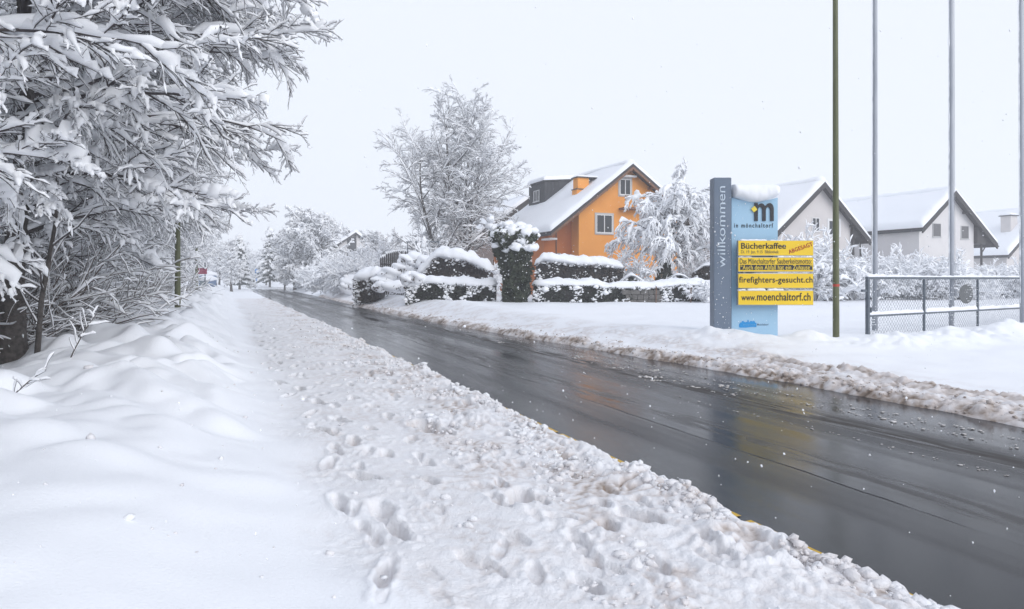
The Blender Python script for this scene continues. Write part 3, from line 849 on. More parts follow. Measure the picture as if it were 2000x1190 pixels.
# ------------------------------------------------------------------ the welcome pylon
def build_pylon():
    Y0 = 17.0
    def X(px, Y=Y0): return (px - 1000) / F * Y
    def Z(py, Y=Y0): return EYE - (py - 545) / F * Y
    root = thing("welcome_pylon", "tall slate bar and pale blue welcome panel carrying four yellow notice boards", "sign", (0, 0, 0))
    b = Acc(); b.box(X(1394.5, 16.86), X(1428.5, 16.86), 16.86, 17.22, Z(646, 16.86), Z(347, 16.86))
    bar = b.build("bar", "bar_slate", root, bevel=0.008)
    lettering("lettering", "willkommen", "bar_letter", bar, (X(1400.5, 16.86), X(1416.5, 16.86), Z(523.5, 16.86), Z(364, 16.86)), 16.859, 0.002, up=True)
    # panel: its upper edge sags in a shallow curve under the snow
    xa, xb = X(1428.5) + 0.004, X(1519)
    n = 16
    top = [(xa + (xb - xa) * i / n, Z(386) - 0.10 * math.sin(math.pi * i / n)) for i in range(n + 1)]
    pts = [(xa, -0.2), (xb, -0.2)] + top[::-1]
    pan = extrude_outline("panel", pts, 17.0, 17.16, "panel_blue", root)
    # emblem: a black m with a yellow diamond
    def m_outline():
        k = 10; P = []
        # unit box 0..1 wide, 0..1 high; three stems, two arches
        def arch(cx, rx, z, rz, a0, a1, n=9):
            return [(cx + rx * math.cos(a0 + (a1 - a0) * i / n), z + rz * math.sin(a0 + (a1 - a0) * i / n)) for i in range(n + 1)]
        w = 0.175
        P += [(0, 0), (w, 0), (w, 0.55)]
        P += arch((w + 0.4125) / 2, (0.4125 - w) / 2, 0.58, 0.20, math.pi, 0)
        P += [(0.4125, 0), (0.4125 + w, 0), (0.4125 + w, 0.55)]
        P += arch((0.4125 + w + 0.825) / 2, (0.825 - 0.4125 - w) / 2, 0.58, 0.20, math.pi, 0)
        P += [(0.825, 0), (1.0, 0), (1.0, 0.66)]
        P += arch(0.785, 0.215, 0.68, 0.32, 0, math.pi * 0.80)
        P += arch(0.36, 0.20, 0.70, 0.28, math.pi * 0.18, math.pi * 0.80)
        P += [(w, 0.92), (w, 1.0), (0, 1.0)]
        return P
    x0, x1, z0, z1 = X(1473), X(1510.5), Z(432), Z(397)
    extrude_outline("emblem_letter", [(x0 + u * (x1 - x0), z0 + v * (z1 - z0)) for u, v in m_outline()], 16.97, 17.0 - 0.001, "black_letter", pan)
    cx, cz, r = X(1472), Z(409), X(1006.0)
    extrude_outline("emblem_diamond", [(cx - r * 1.02, cz + .12 * r), (cx - .1 * r, cz - 1.05 * r), (cx + r * 1.02, cz - .12 * r), (cx + .1 * r, cz + 1.05 * r)], 16.958, 16.969, "logo_yellow", pan)
    lettering("place_lettering", "in mönchaltorf", "black_letter", pan, (X(1434), X(1510), Z(444.8), Z(436.2)), 16.998, 0.012, space=1.35)
    sil = [(0, .15), (.03, .0), (.40, .0), (.62, .06), (.85, .10), (1, .08), (1, .62), (.97, .66), (.93, .66), (.92, .80), (.87, .92), (.78, .86), (.70, .92), (.63, .86), (.60, .72), (.56, .74), (.555, 1.0), (.52, 1.1), (.49, 1.0), (.485, .76), (.42, .80), (.38, .72), (.33, .80), (.29, .74), (.27, .88), (.20, .92), (.155, .86), (.15, .70), (.10, .72), (.04, .58), (0.0, .40)]
    x0, x1, z0, z1 = X(1443.5), X(1477), Z(640), Z(626)
    emb = extrude_outline("town_emblem", [(x0 + u * (x1 - x0), z0 + v * (z1 - z0)) for u, v in sil], 16.99, 16.999, "logo_blue", pan)
    lettering("emblem_lettering", "energiestadt", "pale_letter", emb, (X(1451), X(1475), Z(636.5), Z(633)), 16.989, 0.01, depth=0.002)
    lettering("town_lettering", "Mönchaltorf", "grey_letter", pan, (X(1478.5), X(1501), Z(636), Z(632)), 16.998, 0.015, depth=0.003)
    # yellow boards
    YB = 16.74
    def XB(px): return X(px, YB)
    def ZB(py): return Z(py, YB)
    rows = [(470.5, 499), (503.5, 530.5), (535, 562.5), (568.5, 595.5)]
    brd = []
    for (ya, yb) in rows:
        f = Acc(); f.box(XB(1441.5), XB(1589), YB + 0.012, YB + 0.10, ZB(yb + 1.0), ZB(ya - 1.0))
        bo = f.build("notice_board", "aluminium", root, bevel=0.004)
        p = Acc(); p.box(XB(1442.3), XB(1588.3), YB, YB + 0.0118, ZB(yb), ZB(ya)); p.build("face", "yellow_board", bo)
        brd.append(bo)
    y = YB - 0.001
    T = lambda n, t, m, i, px0, px1, py0, py1, **k: lettering(n, t, m, brd[i], (XB(px0), XB(px1), ZB(py1), ZB(py0)), y, **k)
    T("title_lettering", "Bücherkaffee", "black_letter", 0, 1447.5, 1535, 474.5, 486.2, bold=0.012)
    T("date_lettering", "Di. 19. Jan. 9.15  Bibliothek", "faded_letter", 0, 1447.5, 1521, 489, 497, bold=0.0)
    T("cancelled_lettering", "ABGESAGT", "red_letter", 0, 1539, 1588, 480.5, 488.5, bold=0.012, rot=R_(19), space=1.1)
    T("motto_lettering", "Das Mönchaltorfer Sauberkeitsmotto:", "black_letter", 1, 1445, 1585, 505, 515.5, bold=0.0, space=1.05)
    s = Acc(); s.box(XB(1445.5), XB(1586.5), YB - 0.006, YB - 0.0005, ZB(527.5), ZB(517.5)); s.build("black_strip", "black_letter", brd[1])
    lettering("motto_quote_lettering", "“Auch dein Abfall hat ein Zuhause”", "yellow_letter", brd[1], (XB(1446.5), XB(1585.5), ZB(526.9), ZB(517.9)), YB - 0.0065, 0.0, depth=0.003, space=1.06)
    T("web_lettering", "firefighters-gesucht.ch", "black_letter", 2, 1443.5, 1587, 540.5, 556, bold=0.010, space=1.05)
    T("web_lettering", "www.", "black_letter", 3, 1448, 1476.5, 579, 587, bold=0.008)
    T("web_lettering", "moenchaltorf.ch", "black_letter", 3, 1478.5, 1583, 572, 587.5, bold=0.012, space=1.04)
    br = Acc()
    for px in (1450, 1508): br.box(X(px) - .03, X(px) + .03, YB + 0.10, 17.0, ZB(590), ZB(476))
    br.build("bracket", "aluminium", root)
    # snow: the thick cap on the panel, thin rolls on the boards
    g = np.random.default_rng(3)
    a = Acc()
    N = 44
    xs = np.linspace(xa - 0.0, xb + 0.05, N)
    base = Z(381) - 0.05 - 0.13 * np.sin(np.linspace(0.1, math.pi * 1.02, N)) ** 1.5
    topz = Z(360) - 0.02 * np.linspace(0, 1, N) + 0.015 * noise(xs * 4, 0 * xs, 4)
    k = 20; al = np.linspace(0, 2 * math.pi, k, endpoint=False)
    e = np.clip(np.minimum((xs - xs[0]) / 0.05, (xs[-1] - xs) / 0.16), 0, 1); e = np.sqrt(1 - (1 - e) ** 2) + 0.02
    cz = (base + topz) / 2; hh = (topz - base) / 2
    A2, X2 = np.meshgrid(al, xs)
    sq = lambda v, p: np.sign(v) * np.abs(v) ** p
    lum = 1 + 0.06 * fbm(X2 * 5, A2 * 1.5, 3, 8)
    V = np.stack([X2, 17.06 + 0.31 * sq(np.cos(A2), .8) * e[:, None] * lum, cz[:, None] + hh[:, None] * sq(np.sin(A2), .75) * e[:, None] * lum], -1)
    i = np.arange(N - 1)[:, None] * k; j = np.arange(k)[None]; j2 = (j + 1) % k
    a.add(V.reshape(-1, 3), np.stack([i + j, i + k + j, i + k + j2, i + j2], -1).reshape(-1, 4))
    a.build("snow_cap", "snow", root, True)
    a = Acc()
    for (p0, p1, py, th) in ((1446, 1500, 470.2, .035), (1504, 1530, 470.2, .02), (1441, 1458, 567.6, .035), (1459, 1497, 567.6, .06), (1499, 1532, 567.6, .06), (1442, 1470, 502.8, .02), (1470, 1580, 534.3, .018), (1540, 1589, 567.6, .015)):
        n = 24
        a.add(*cap_along(line((XB(p0), YB + 0.05, ZB(py)), (XB(p1), YB + 0.05, ZB(py)), n), 0.10, th, g, 8, 0.5, 0.1, 0.05, 9))
    a.build("board_snow", "snow", root, True)
    n = 150
    xs = np.where(g.random(n) < .45, g.uniform(X(1396, 16.86), X(1427, 16.86), n), g.uniform(xa, xb, n)); zs = Z(640) + (Z(395) - Z(640)) * g.random(n)
    ys = np.where(xs < X(1428.5), 16.858, 16.998); q = 0.005 * np.exp(.5 * g.normal(size=n))
    V, Q = blobs(np.stack([xs, ys, zs], 1), np.stack([q * 1.2, q * .6, q * 1.5], 1), 1, .25, g)
    np_mesh("stuck_snow", V, Q, "tree_snow", root)["kind"] = "stuff"
build_pylon()

# ------------------------------------------------------------------ poles
def lean_pole(name, label, cat, px_top, px_bot, py_bot, Y, r0, r1, H, material, group=None, sink=0.6):
    B = at(px_bot, py_bot, Y); 
    xt = B[0] + ((px_top - px_bot) / F * Y) * (H / max(1e-3, (EYE + 545 / F * Y) - B[2]))
    root = thing(name, label, cat, (B[0], B[1], 0), 0, group)
    a = Acc(); a.rod([(0, 0, B[2] - sink), (xt - B[0], 0, B[2] + H)], [r0, r1], 16)
    a.build("shaft", material, root, True)
    return root, B, xt
p_, B_, x_ = lean_pole("lamp_pole", "olive green lamp pole standing between the yellow boards and the gate", "pole", 1631.5, 1633, 653, 16.9, 0.078, 0.060, 8.5, "pole_green")
a = Acc(); a.rod([(0, 0, EYE - 12.5 / F * 16.9 - 0.03), (0, 0, EYE - 12.5 / F * 16.9 + 0.03)], [0.0795, 0.0795], 16)
a.build("reflector_band", "reflector_red", p_, True)
a = Acc(); a.rod([(x_ - B_[0], 0, 9.0), (x_ - B_[0] - 0.3, -0.9, 9.35), (x_ - B_[0] - 0.5, -1.8, 9.45)], 0.045, 10); a.build("arm", "pole_green", p_, True)
a = Acc(); a.box(x_ - B_[0] - 0.66, x_ - B_[0] - 0.36, -2.5, -1.7, 9.40, 9.54); a.build("lamp_head", "galvanised", p_, bevel=0.03)

for (px0, px1, pyb, Y, lab) in ((347, 347, 601, 20.0, "nearer and thicker of the two olive poles rising from the snow bank"),
                                (383, 384, 567, 41.0, "thinner, farther olive pole on the snow bank, just before the maroon board")):
    p2, B2, x2 = lean_pole("lamp_pole", lab, "pole", px0, px1, pyb, Y, 0.085, 0.07, 2.55, "pole_green", "olive poles along the snow bank")
    a = Acc(); a.rod([(0, 0, B2[2] + 2.54), (0, 0, B2[2] + 2.60)], 0.088, 12); a.build("cap", "galvanised", p2, True)

FLAGLAB = ["grey flagpole nearest the olive lamp pole, at the latch end of the gate", "middle grey flagpole, passing behind the gate's middle panel",
           "grey flagpole farthest from the lamp pole, by the picture's right edge"]
for i, (px0, px1, pyb, Y) in enumerate(((1708.5, 1708.5, 640, 19.0), (1857, 1858.5, 655, 20.3), (1993, 1997.5, 650, 21.3))):
    p3, B3, x3 = lean_pole("flagpole", FLAGLAB[i], "flagpole", px0, px1, pyb, Y, 0.073, 0.062, 12.0, "galvanised", "grey flagpoles behind the gate")
    a = Acc()
    if i: a.rod([(0.085, -0.03, 1.4), (x3 - B3[0] + 0.075, -0.03, 12.0)], 0.006, 6)
    if i: a.build("halyard", "galvanised", p3, True)
    a = Acc(); a.box(0.06, 0.13, -0.05, 0.03, 1.25, 1.45); a.build("cleat", "galvanised", p3, bevel=0.01)
    g = np.random.default_rng(50 + i)
    zz = np.linspace(1.0, 11.5, 150); th = 0.012 + 0.018 * np.clip(noise(zz * 1.3, 0 * zz, 5 + i), 0, 1) + 0.008 * noise(zz * 6, 0 * zz, i)
    sx = -0.068 + (x3 - B3[0]) * (zz - B3[2]) / 12.0
    P = np.stack([sx, 0 * zz - 0.01, zz], 1)[None]
    V, Q = tube(P, np.clip(th, 0.004, 1)[None], 8); a = Acc(); a.add(V, Q); a.build("blown_snow", "tree_snow", p3, True)

# ------------------------------------------------------------------ the gate
def build_gate():
    A = np.array([9.1, 17.5]); Bp = np.array([18.3, 23.45])
    L = float(np.linalg.norm(Bp - A)); ang = math.atan2(Bp[1] - A[1], Bp[0] - A[0])
    root = thing("chain_link_gate", "wide grey chain link sliding gate with snow along its rails", "gate", (A[0], A[1], 0), ang)
    ZT, ZM, ZB = 1.775, 0.80, 0.02
    posts = [0.035, 2.86, 6.05, 9.2, L - .05]
    f = Acc(); f.box(-0.03, L + 1.5, -0.035, 0.035, ZT - 0.035, ZT + 0.035); f.build("top_rail", "gate_paint", root, bevel=0.008)
    f = Acc(); f.box(0.072, L + 1.5, -0.03, 0.03, ZM - 0.03, ZM + 0.03); f.build("middle_rail", "gate_paint", root, bevel=0.008)
    f = Acc(); f.box(-0.03, L + 1.5, -0.03, 0.03, ZB - 0.03, ZB + 0.03); f.build("bottom_rail", "gate_paint", root, bevel=0.008)
    for k, x in enumerate(posts):
        w = 0.045 if k == 0 else 0.03
        f = Acc(); f.box(x - w, x + w, -w * 0.9, w * 0.9, ZB - 0.25, ZT - 0.037); f.build("post", "gate_paint", root, bevel=0.006)
    f = Acc(); f.box(-0.24, -0.012, -0.025, 0.025, 1.42, 1.48); f.build("latch", "gate_paint", root, bevel=0.006)
    f = Acc(); f.box(0.075, 0.20, -0.03, 0.03, 0.88, 1.02); f.box(0.10, 0.17, -0.05, -0.031, 0.9, 1.0); f.build("lock_case", "gate_paint", root, bevel=0.01)
    # woven wire: zigzag strands bent round their neighbours
    step = 0.066
    W = Acc()
    nrow = int((ZT - ZB - 0.06) / step)
    P = []
    for i in range(int((L + 1.4) / step)):
        P.append([(0.08 + (i + (j + i) % 2) * step, 0.003 * (1 if (j + i) % 2 else -1), ZT - 0.035 - j * step) for j in range(nrow + 1)])
    P = np.array(P)
    W.add(*tube(P, np.full(P.shape[:2], 0.0034), 4))
    W.build("wire_mesh", "mesh_wire", root, True)
    # oval plate hung on the mesh
    n = 28
    x, z, r = 5.35, 1.30, 0.29
    pts = [(x + 0.43 * math.cos(2 * math.pi * i / n), z + r * math.sin(2 * math.pi * i / n)) for i in range(n)]
    extrude_outline("plate", pts, 0.007, 0.016, "oval_plate", root)
    g = np.random.default_rng(8)
    a = Acc()
    x = 0.0
    while x < L + 1.2:
        l = g.uniform(0.5, 1.6); n = int(l / 0.03) + 4
        a.add(*cap_along(line((x, 0, ZT + 0.03), (min(x + l, L + 1.4), 0, ZT + 0.03), n), 0.085, g.uniform(0.03, 0.065), g, 8, 0.5, 0.1, 0.08, 5)); x += l * g.uniform(0.9, 1.02)
    for i in range(len(posts) - 1):
        x0, x1 = posts[i] + 0.05, posts[i + 1] - 0.04
        n = 90
        a.add(*cap_along(line((x0, 0, ZM + 0.025), (x1, 0, ZM + 0.025), n), 0.075, 0.13 * (0.7 if i == 0 else 1) * (0.75 + 0.3 * g.random()), g, 8, 0.45, 0.1, 0.15, 2.5))
    a.build("rail_snow", "snow", root, True)
    # snow caught in the diamonds of the mesh
    n = 2600
    u = g.uniform(0.1, L + 1.2, n); zz = ZB + (ZT - ZB) * g.random(n) ** 1.15
    i = np.round((u - 0.08) / step); j = np.round((ZT - 0.035 - zz) / step)
    ok = (g.random(n) < np.clip(0.55 + 0.9 * noise(u * 0.9, zz * 1.4, 4), 0, 1))
    C = np.stack([0.08 + i * step, np.zeros(n), ZT - 0.035 - j * step + 0.012], 1)[ok]
    r = g.uniform(0.008, 0.018, len(C))
    V, Q = blobs(C, np.stack([r * 1.2, r * 0.9, r], 1), 1, 0.15, g)
    o = np_mesh("mesh_snow", V, Q, "tree_snow", root)
    o["kind"] = "stuff"
build_gate()
# ------------------------------------------------------------------ houses
HANG = math.atan2(UA[1], UA[0])

def snow_sheet(acc, p00, p10, p11, p01, th, g, nu=26, nv=22, lip=0.06):
    """a blanket of snow on a slope: corners in order round it, thick in the middle, rounded at the rims"""
    p00, p10, p11, p01 = [np.asarray(p, float) for p in (p00, p10, p11, p01)]
    u = 0.5 - 0.5 * np.cos(np.linspace(0, math.pi, nu)); v = 0.5 - 0.5 * np.cos(np.linspace(0, math.pi, nv))
    U, V = np.meshgrid(u, v)
    P = (p00 * ((1 - U) * (1 - V))[..., None] + p10 * (U * (1 - V))[..., None] + p11 * (U * V)[..., None] + p01 * ((1 - U) * V)[..., None])
    Lu = np.linalg.norm(p10 - p00); Lv = np.linalg.norm(p01 - p00)
    e = np.minimum(np.minimum(U, 1 - U) * Lu, np.minimum(V, 1 - V) * Lv) / (th * 0.9)
    e = np.clip(e, 0, 1); e = np.sqrt(np.clip(1 - (1 - e) ** 2, 0, 1))
    sd = int(g.integers(1e6))
    h = th * e * (1 + 0.16 * fbm(U * Lu / 1.8, V * Lv / 1.8, 3, sd)) + 0.0
    wob = lip * noise(U * Lu / 0.7, V * Lv / 0.7, sd + 3) * (1 - e)
    P[..., 2] += h * 1.12 + 0.012
    nn = np.cross(p10 - p00, p01 - p00); nn = nn / np.linalg.norm(nn)
    if nn[2] < 0: nn = -nn
    P += (nn * np.array([1, 1, 0]))[None, None] * (h * 0.35 + wob)[..., None]
    i = np.arange(nv - 1)[:, None] * nu; j = np.arange(nu - 1)[None]
    Q = np.stack([i + j, i + j + 1, i + nu + j + 1, i + nu + j], -1).reshape(-1, 4)
    acc.add(P.reshape(-1, 3), Q)

def window(root, face, u, z, w, h, frame="white_frame", pane="glass", mullion=True, d0=0.0, surround=None, sill=True, fw=0.055):
    """face: function (u, depth, z) -> point; depth grows out of the wall"""
    def bx(acc, u0, u1, d_0, d_1, z0, z1):
        acc.hexa([face(u0, d_0, z0), face(u1, d_0, z0), face(u1, d_1, z0), face(u0, d_1, z0), face(u0, d_0, z1), face(u1, d_0, z1), face(u1, d_1, z1), face(u0, d_1, z1)])
    if surround:
        s = 0.13; a = Acc()
        bx(a, u - w / 2 - s, u - w / 2 - .002, d0, d0 + 0.035, z - s, z + h + s); bx(a, u + w / 2 + .002, u + w / 2 + s, d0, d0 + 0.035, z - s, z + h + s)
        bx(a, u - w / 2 - .002, u + w / 2 + .002, d0, d0 + 0.034, z + h, z + h + s); bx(a, u - w / 2 - .002, u + w / 2 + .002, d0, d0 + 0.06, z - s, z)
        o = a.build("window_surround", surround, root)
    a = Acc()
    bx(a, u - w / 2, u - w / 2 + fw, d0, d0 + 0.05, z, z + h); bx(a, u + w / 2 - fw, u + w / 2, d0, d0 + 0.05, z, z + h)
    bx(a, u - w / 2 + fw, u + w / 2 - fw, d0, d0 + 0.049, z + h - fw, z + h); bx(a, u - w / 2 + fw, u + w / 2 - fw, d0, d0 + 0.049, z, z + fw)
    if mullion: bx(a, u - fw * .6, u + fw * .6, d0 + 0.0, d0 + 0.047, z + fw, z + h - fw)
    o = a.build("window", frame, root)
    p = Acc(); bx(p, u - w / 2 + fw, u + w / 2 - fw, d0 + 0.004, d0 + 0.022, z + fw, z + h - fw); p.build("pane", pane, o)
    if sill:
        p = Acc(); bx(p, u - w / 2 - .06, u + w / 2 + .06, d0, d0 + 0.10, z - .05, z - .002); p.build("sill", frame, o)
    return o

def gable_house(name, label, base, wall_m, w0, w1, b0, b1, zb, wl, wr, apex, bf, bb, snow=0.32, soffit="dark_wood", verge_d=0.30, seed=1, roof_t=0.16):
    """walls from w0..w1 across and b0..b1 along the ridge; roof from eave wl=(w,z) over apex (w,z) to wr=(w,z), from bf to bb"""
    root = thing(name, label, "house", (base[0], base[1], 0), HANG)
    aw, az = apex
    def zr(w):
        return az + (w - aw) * (az - wl[1]) / (aw - wl[0]) if w < aw else az + (w - aw) * (wr[1] - az) / (wr[0] - aw)
    t = roof_t * 1.3
    # walls: gable pentagons and sides as one solid
    pts = [(w0, zb), (w1, zb), (w1, zr(w1) - t), (aw, az - t), (w0, zr(w0) - t)]
    bm = bmesh.new()
    A = [bm.verts.new((x, b0, z)) for x, z in pts]; B = [bm.verts.new((x, b1, z)) for x, z in pts]
    bm.faces.new(A); bm.faces.new(B[::-1])
    for i in range(5):
        j = (i + 1) % 5; bm.faces.new((A[j], A[i], B[i], B[j]))
    bmesh.ops.recalc_face_normals(bm, faces=bm.faces[:])
    me = bpy.data.meshes.new("wall"); bm.to_mesh(me); bm.free()
    link_mesh("wall", me, wall_m, root)
    r = Acc()
    for (ea, zea) in (wl, wr):
        r.hexa([(ea, bf, zea - t), (aw, bf, az - t), (aw, bb, az - t), (ea, bb, zea - t), (ea, bf, zea), (aw, bf, az), (aw, bb, az), (ea, bb, zea)])
    ro = r.build("roof", "roof_tile", root)
    v = Acc()
    for (ea, zea) in (wl, wr):
        s = 1 if ea < aw else -1
        v.hexa([(ea, bf + .004, zea - t - verge_d), (aw - .002 * s, bf + .004, az - t - verge_d), (aw - .002 * s, bf + .12, az - t - verge_d), (ea, bf + .12, zea - t - verge_d),
                (ea, bf + .004, zea - t - .003), (aw - .002 * s, bf + .004, az - t - .003), (aw - .002 * s, bf + .12, az - t - .003), (ea, bf + .12, zea - t - .003)])
    v.build("barge_board", soffit, ro)
    # purlin ends
    p = Acc()
    for f in (0.33, 0.68):
        for (ea, zea) in (wl, wr):
            w = ea + (aw - ea) * f; z = zea + (az - zea) * f - t - 0.05
            p.box(w - 0.09, w + 0.09, bf + 0.13, b0 - 0.002, z - 0.2, z - 0.02)
    p.box(aw - 0.1, aw + 0.1, bf + 0.13, b0 - 0.002, az - t - 0.34, az - t - 0.12)
    p.build("purlin", soffit, ro)
    gt = Acc()
    for (ea, zea) in (wl, wr):
        s_ = -1 if ea < aw else 1
        gt.rod([(ea + .07 * s_, bf, zea - t - .02), (ea + .07 * s_, bb, zea - t - .02)], .07, 8)
    gt.build("gutter", "zinc_cladding", ro, True)
    g = np.random.default_rng(seed)
    s = Acc()
    snow_sheet(s, (wl[0] - .04, bf + .02, wl[1]), (wl[0] - .04, bb, wl[1]), (aw + .02, bb, az), (aw + .02, bf + .02, az), snow, g)
    snow_sheet(s, (aw - .02, bf + .02, az), (aw - .02, bb, az), (wr[0] + .04, bb, wr[1]), (wr[0] + .04, bf + .02, wr[1]), snow, g)
    s.add(*cap_along(line((aw, bf + .03, az + .02), (aw, bb, az + .02), 40), 0.9, snow * 1.18, g, 14, 0.15, 0.05, 0.3, 0.6))
    s.build("snow_layer", "roof_snow", ro, True)
    return root, ro, zr

def front(b):
    return lambda u, d, z: (u, b - d, z)

def build_orange_house():
    C = (2.74, 48.0)
    root, ro, zr = gable_house("orange_house", "orange plastered house with steep snow covered roof, black dormer and orange chimney", C, "orange_plaster",
                               2.62, 11.35, 0.75, 12.2, 0.0, (0.0, 5.1), (12.6, 6.25), (6.75, 10.30), -0.05, 12.6, 0.32, "brown_wood", 0.20, 4)
    # recessed darker wall under the low end of the roof
    def wallz(w): return 5.1 + w * (10.30 - 5.1) / 6.75 - 0.22
    bm = bmesh.new()
    pts = [(0.35, 0.0), (2.615, 0.0), (2.615, wallz(2.615)), (0.35, wallz(0.35))]
    A = [bm.verts.new((x, 1.9, z)) for x, z in pts]; B = [bm.verts.new((x, 12.0, z)) for x, z in pts]
    bm.faces.new(A); bm.faces.new(B[::-1])
    for i in range(4):
        j = (i + 1) % 4; bm.faces.new((A[j], A[i], B[i], B[j]))
    bmesh.ops.recalc_face_normals(bm, faces=bm.faces[:])
    me = bpy.data.meshes.new("recessed_wall"); bm.to_mesh(me); bm.free()
    link_mesh("recessed_wall", me, "ochre_plaster", root)
    f = front(0.75)
    window(root, f, 6.55, 8.05, 0.95, 1.18, "white_frame", surround="grey_surround")
    a = Acc(); a.box(5.85, 7.35, 0.35, 0.745, 9.36, 9.50); a.build("awning_box", "white_frame", root, bevel=0.02)
    a = Acc()
    a.box(6.1, 9.3, 0.02, 0.06, 7.92, 7.95)
    a.box(6.1, 9.3, 0.02, 0.055, 7.05, 7.09)
    for x in np.arange(6.1, 9.31, 0.8): a.box(x, x + .03, 0.022, 0.052, 7.0, 7.92)
    a.box(6.0, 9.4, 0.0, 0.745, 6.92, 7.05)
    a.build("balcony", "brown_wood", root)
    window(root, f, 4.75, 5.15, 1.35, 1.35, surround="grey_surround")
    window(root, f, 8.7, 5.15, 1.35, 1.35, surround="grey_surround")
    f2 = front(1.9)
    window(root, f2, 1.05, 2.55, 1.35, 1.1, "grey_surround", "glass"); window(root, f2, 2.15, 2.6, 0.45, 1.0, "grey_surround", "glass")
    a = Acc(); a.rod([(1.35, 1.86, 2.0), (1.35, 1.86, wallz(1.35) - .02)], 0.05, 8); a.build("rain_pipe", "brown_wood", root, True)
    a = Acc(); a.box(0.15, 0.75, 0.5, 1.9, 4.55, 4.68); a.build("canopy", "white_frame", root)
    g = np.random.default_rng(9)
    # chimney on the slope
    w0, w1, b0, b1 = 3.45, 5.2, 2.6, 3.4
    a = Acc(); a.box(w0, w1, b0, b1, wallz(w0) - 0.5, 8.55); ch = a.build("chimney", "orange_plaster", root, bevel=0.02)
    a = Acc(); a.box(w0 - .05, w1 + .05, b0 - .05, b1 + .05, 8.552, 8.61); a.box(w0 - .02, w1 + .25, b0 - .12, b1 + .12, 9.452, 9.52); a.build("chimney_cap", "zinc_cladding", ch)
    a = Acc(); a.box(w0 + .1, w0 + 1.05, b0 + .02, b1 - .02, 8.612, 9.45); a.build("flue", "orange_plaster", ch)
    a = Acc(); a.add(*cap_along(line((w0 - .02, (b0 + b1) / 2, 9.52), (w1 + .25, (b0 + b1) / 2, 9.52), 20), 0.95, 0.18, g, 12, 0.2, 0.02, .3)); a.build("snow_cap", "roof_snow", ch, True)
    # dormer clad in dark seams
    dw, d0, d1 = 3.40, 8.1, 11.3
    zt = 9.85
    a = Acc(); a.hexa([(dw, d0, wallz(dw) - .3), (6.75, d0, wallz(dw) - .3), (6.75, d1, wallz(dw) - .3), (dw, d1, wallz(dw) - .3), (dw, d0, zt), (6.75, d0, zt + .3), (6.75, d1, zt + .3), (dw, d1, zt)])
    dm = a.build("dormer", "zinc_cladding", root)
    a = Acc()
    for x in np.arange(dw + .25, 6.6, 0.33): a.box(x, x + .03, d0 - .025, d0 - .001, wallz(x) + .1, zt + (x - dw) * .09 - .02)
    for y in np.arange(d0 + .2, d1, 0.33): a.box(dw - .025, dw - .001, y, y + .03, wallz(dw) + .1, zt - .05)
    a.build("seam", "zinc_cladding", dm)
    a = Acc(); a.hexa([(dw - .15, d0 - .12, zt + .0), (6.75, d0 - .12, zt + .31), (6.75, d1 + .1, zt + .31), (dw - .15, d1 + .1, zt + .0), (dw - .15, d0 - .12, zt + .1), (6.75, d0 - .12, zt + .41), (6.75, d1 + .1, zt + .41), (dw - .15, d1 + .1, zt + .1)])
    a.build("dormer_roof", "zinc_cladding", dm)
    a = Acc(); snow_sheet(a, (dw - .15, d0 - .1, zt + .1), (dw - .15, d1 + .1, zt + .1), (6.9, d1 + .1, zt + .42), (6.9, d0 - .1, zt + .42), 0.34, g, 20, 20); a.build("dormer_snow", "roof_snow", dm, True)
    window(root, lambda u, d, z: (dw - d, u, z), 9.75, 8.35, 1.15, 0.95, "white_frame")
    # pale annexe at the right hand end
    root2 = thing("garage", "low pale annexe with flat snowy roof beside the orange wall", "garage", (C[0], C[1], 0), HANG)
    a = Acc(); a.box(11.36, 14.0, 1.2, 6.0, 0.0, 2.95); a.build("wall", "white_plaster", root2)
    a = Acc(); a.box(11.36, 14.2, 1.0, 6.2, 2.952, 3.1); a.build("roof", "roof_tile", root2)
    window(root2, front(1.2), 12.4, 1.6, 0.7, 0.9, "grey_surround")
    a = Acc(); snow_sheet(a, (11.38, 1.0, 3.1), (14.2, 1.0, 3.1), (14.2, 6.2, 3.1), (11.38, 6.2, 3.1), 0.4, g, 16, 16); a.build("snow_layer", "roof_snow", root2, True)
build_orange_house()

def apex_base(px, Y):
    return ((px - 1000) / F * Y, Y)

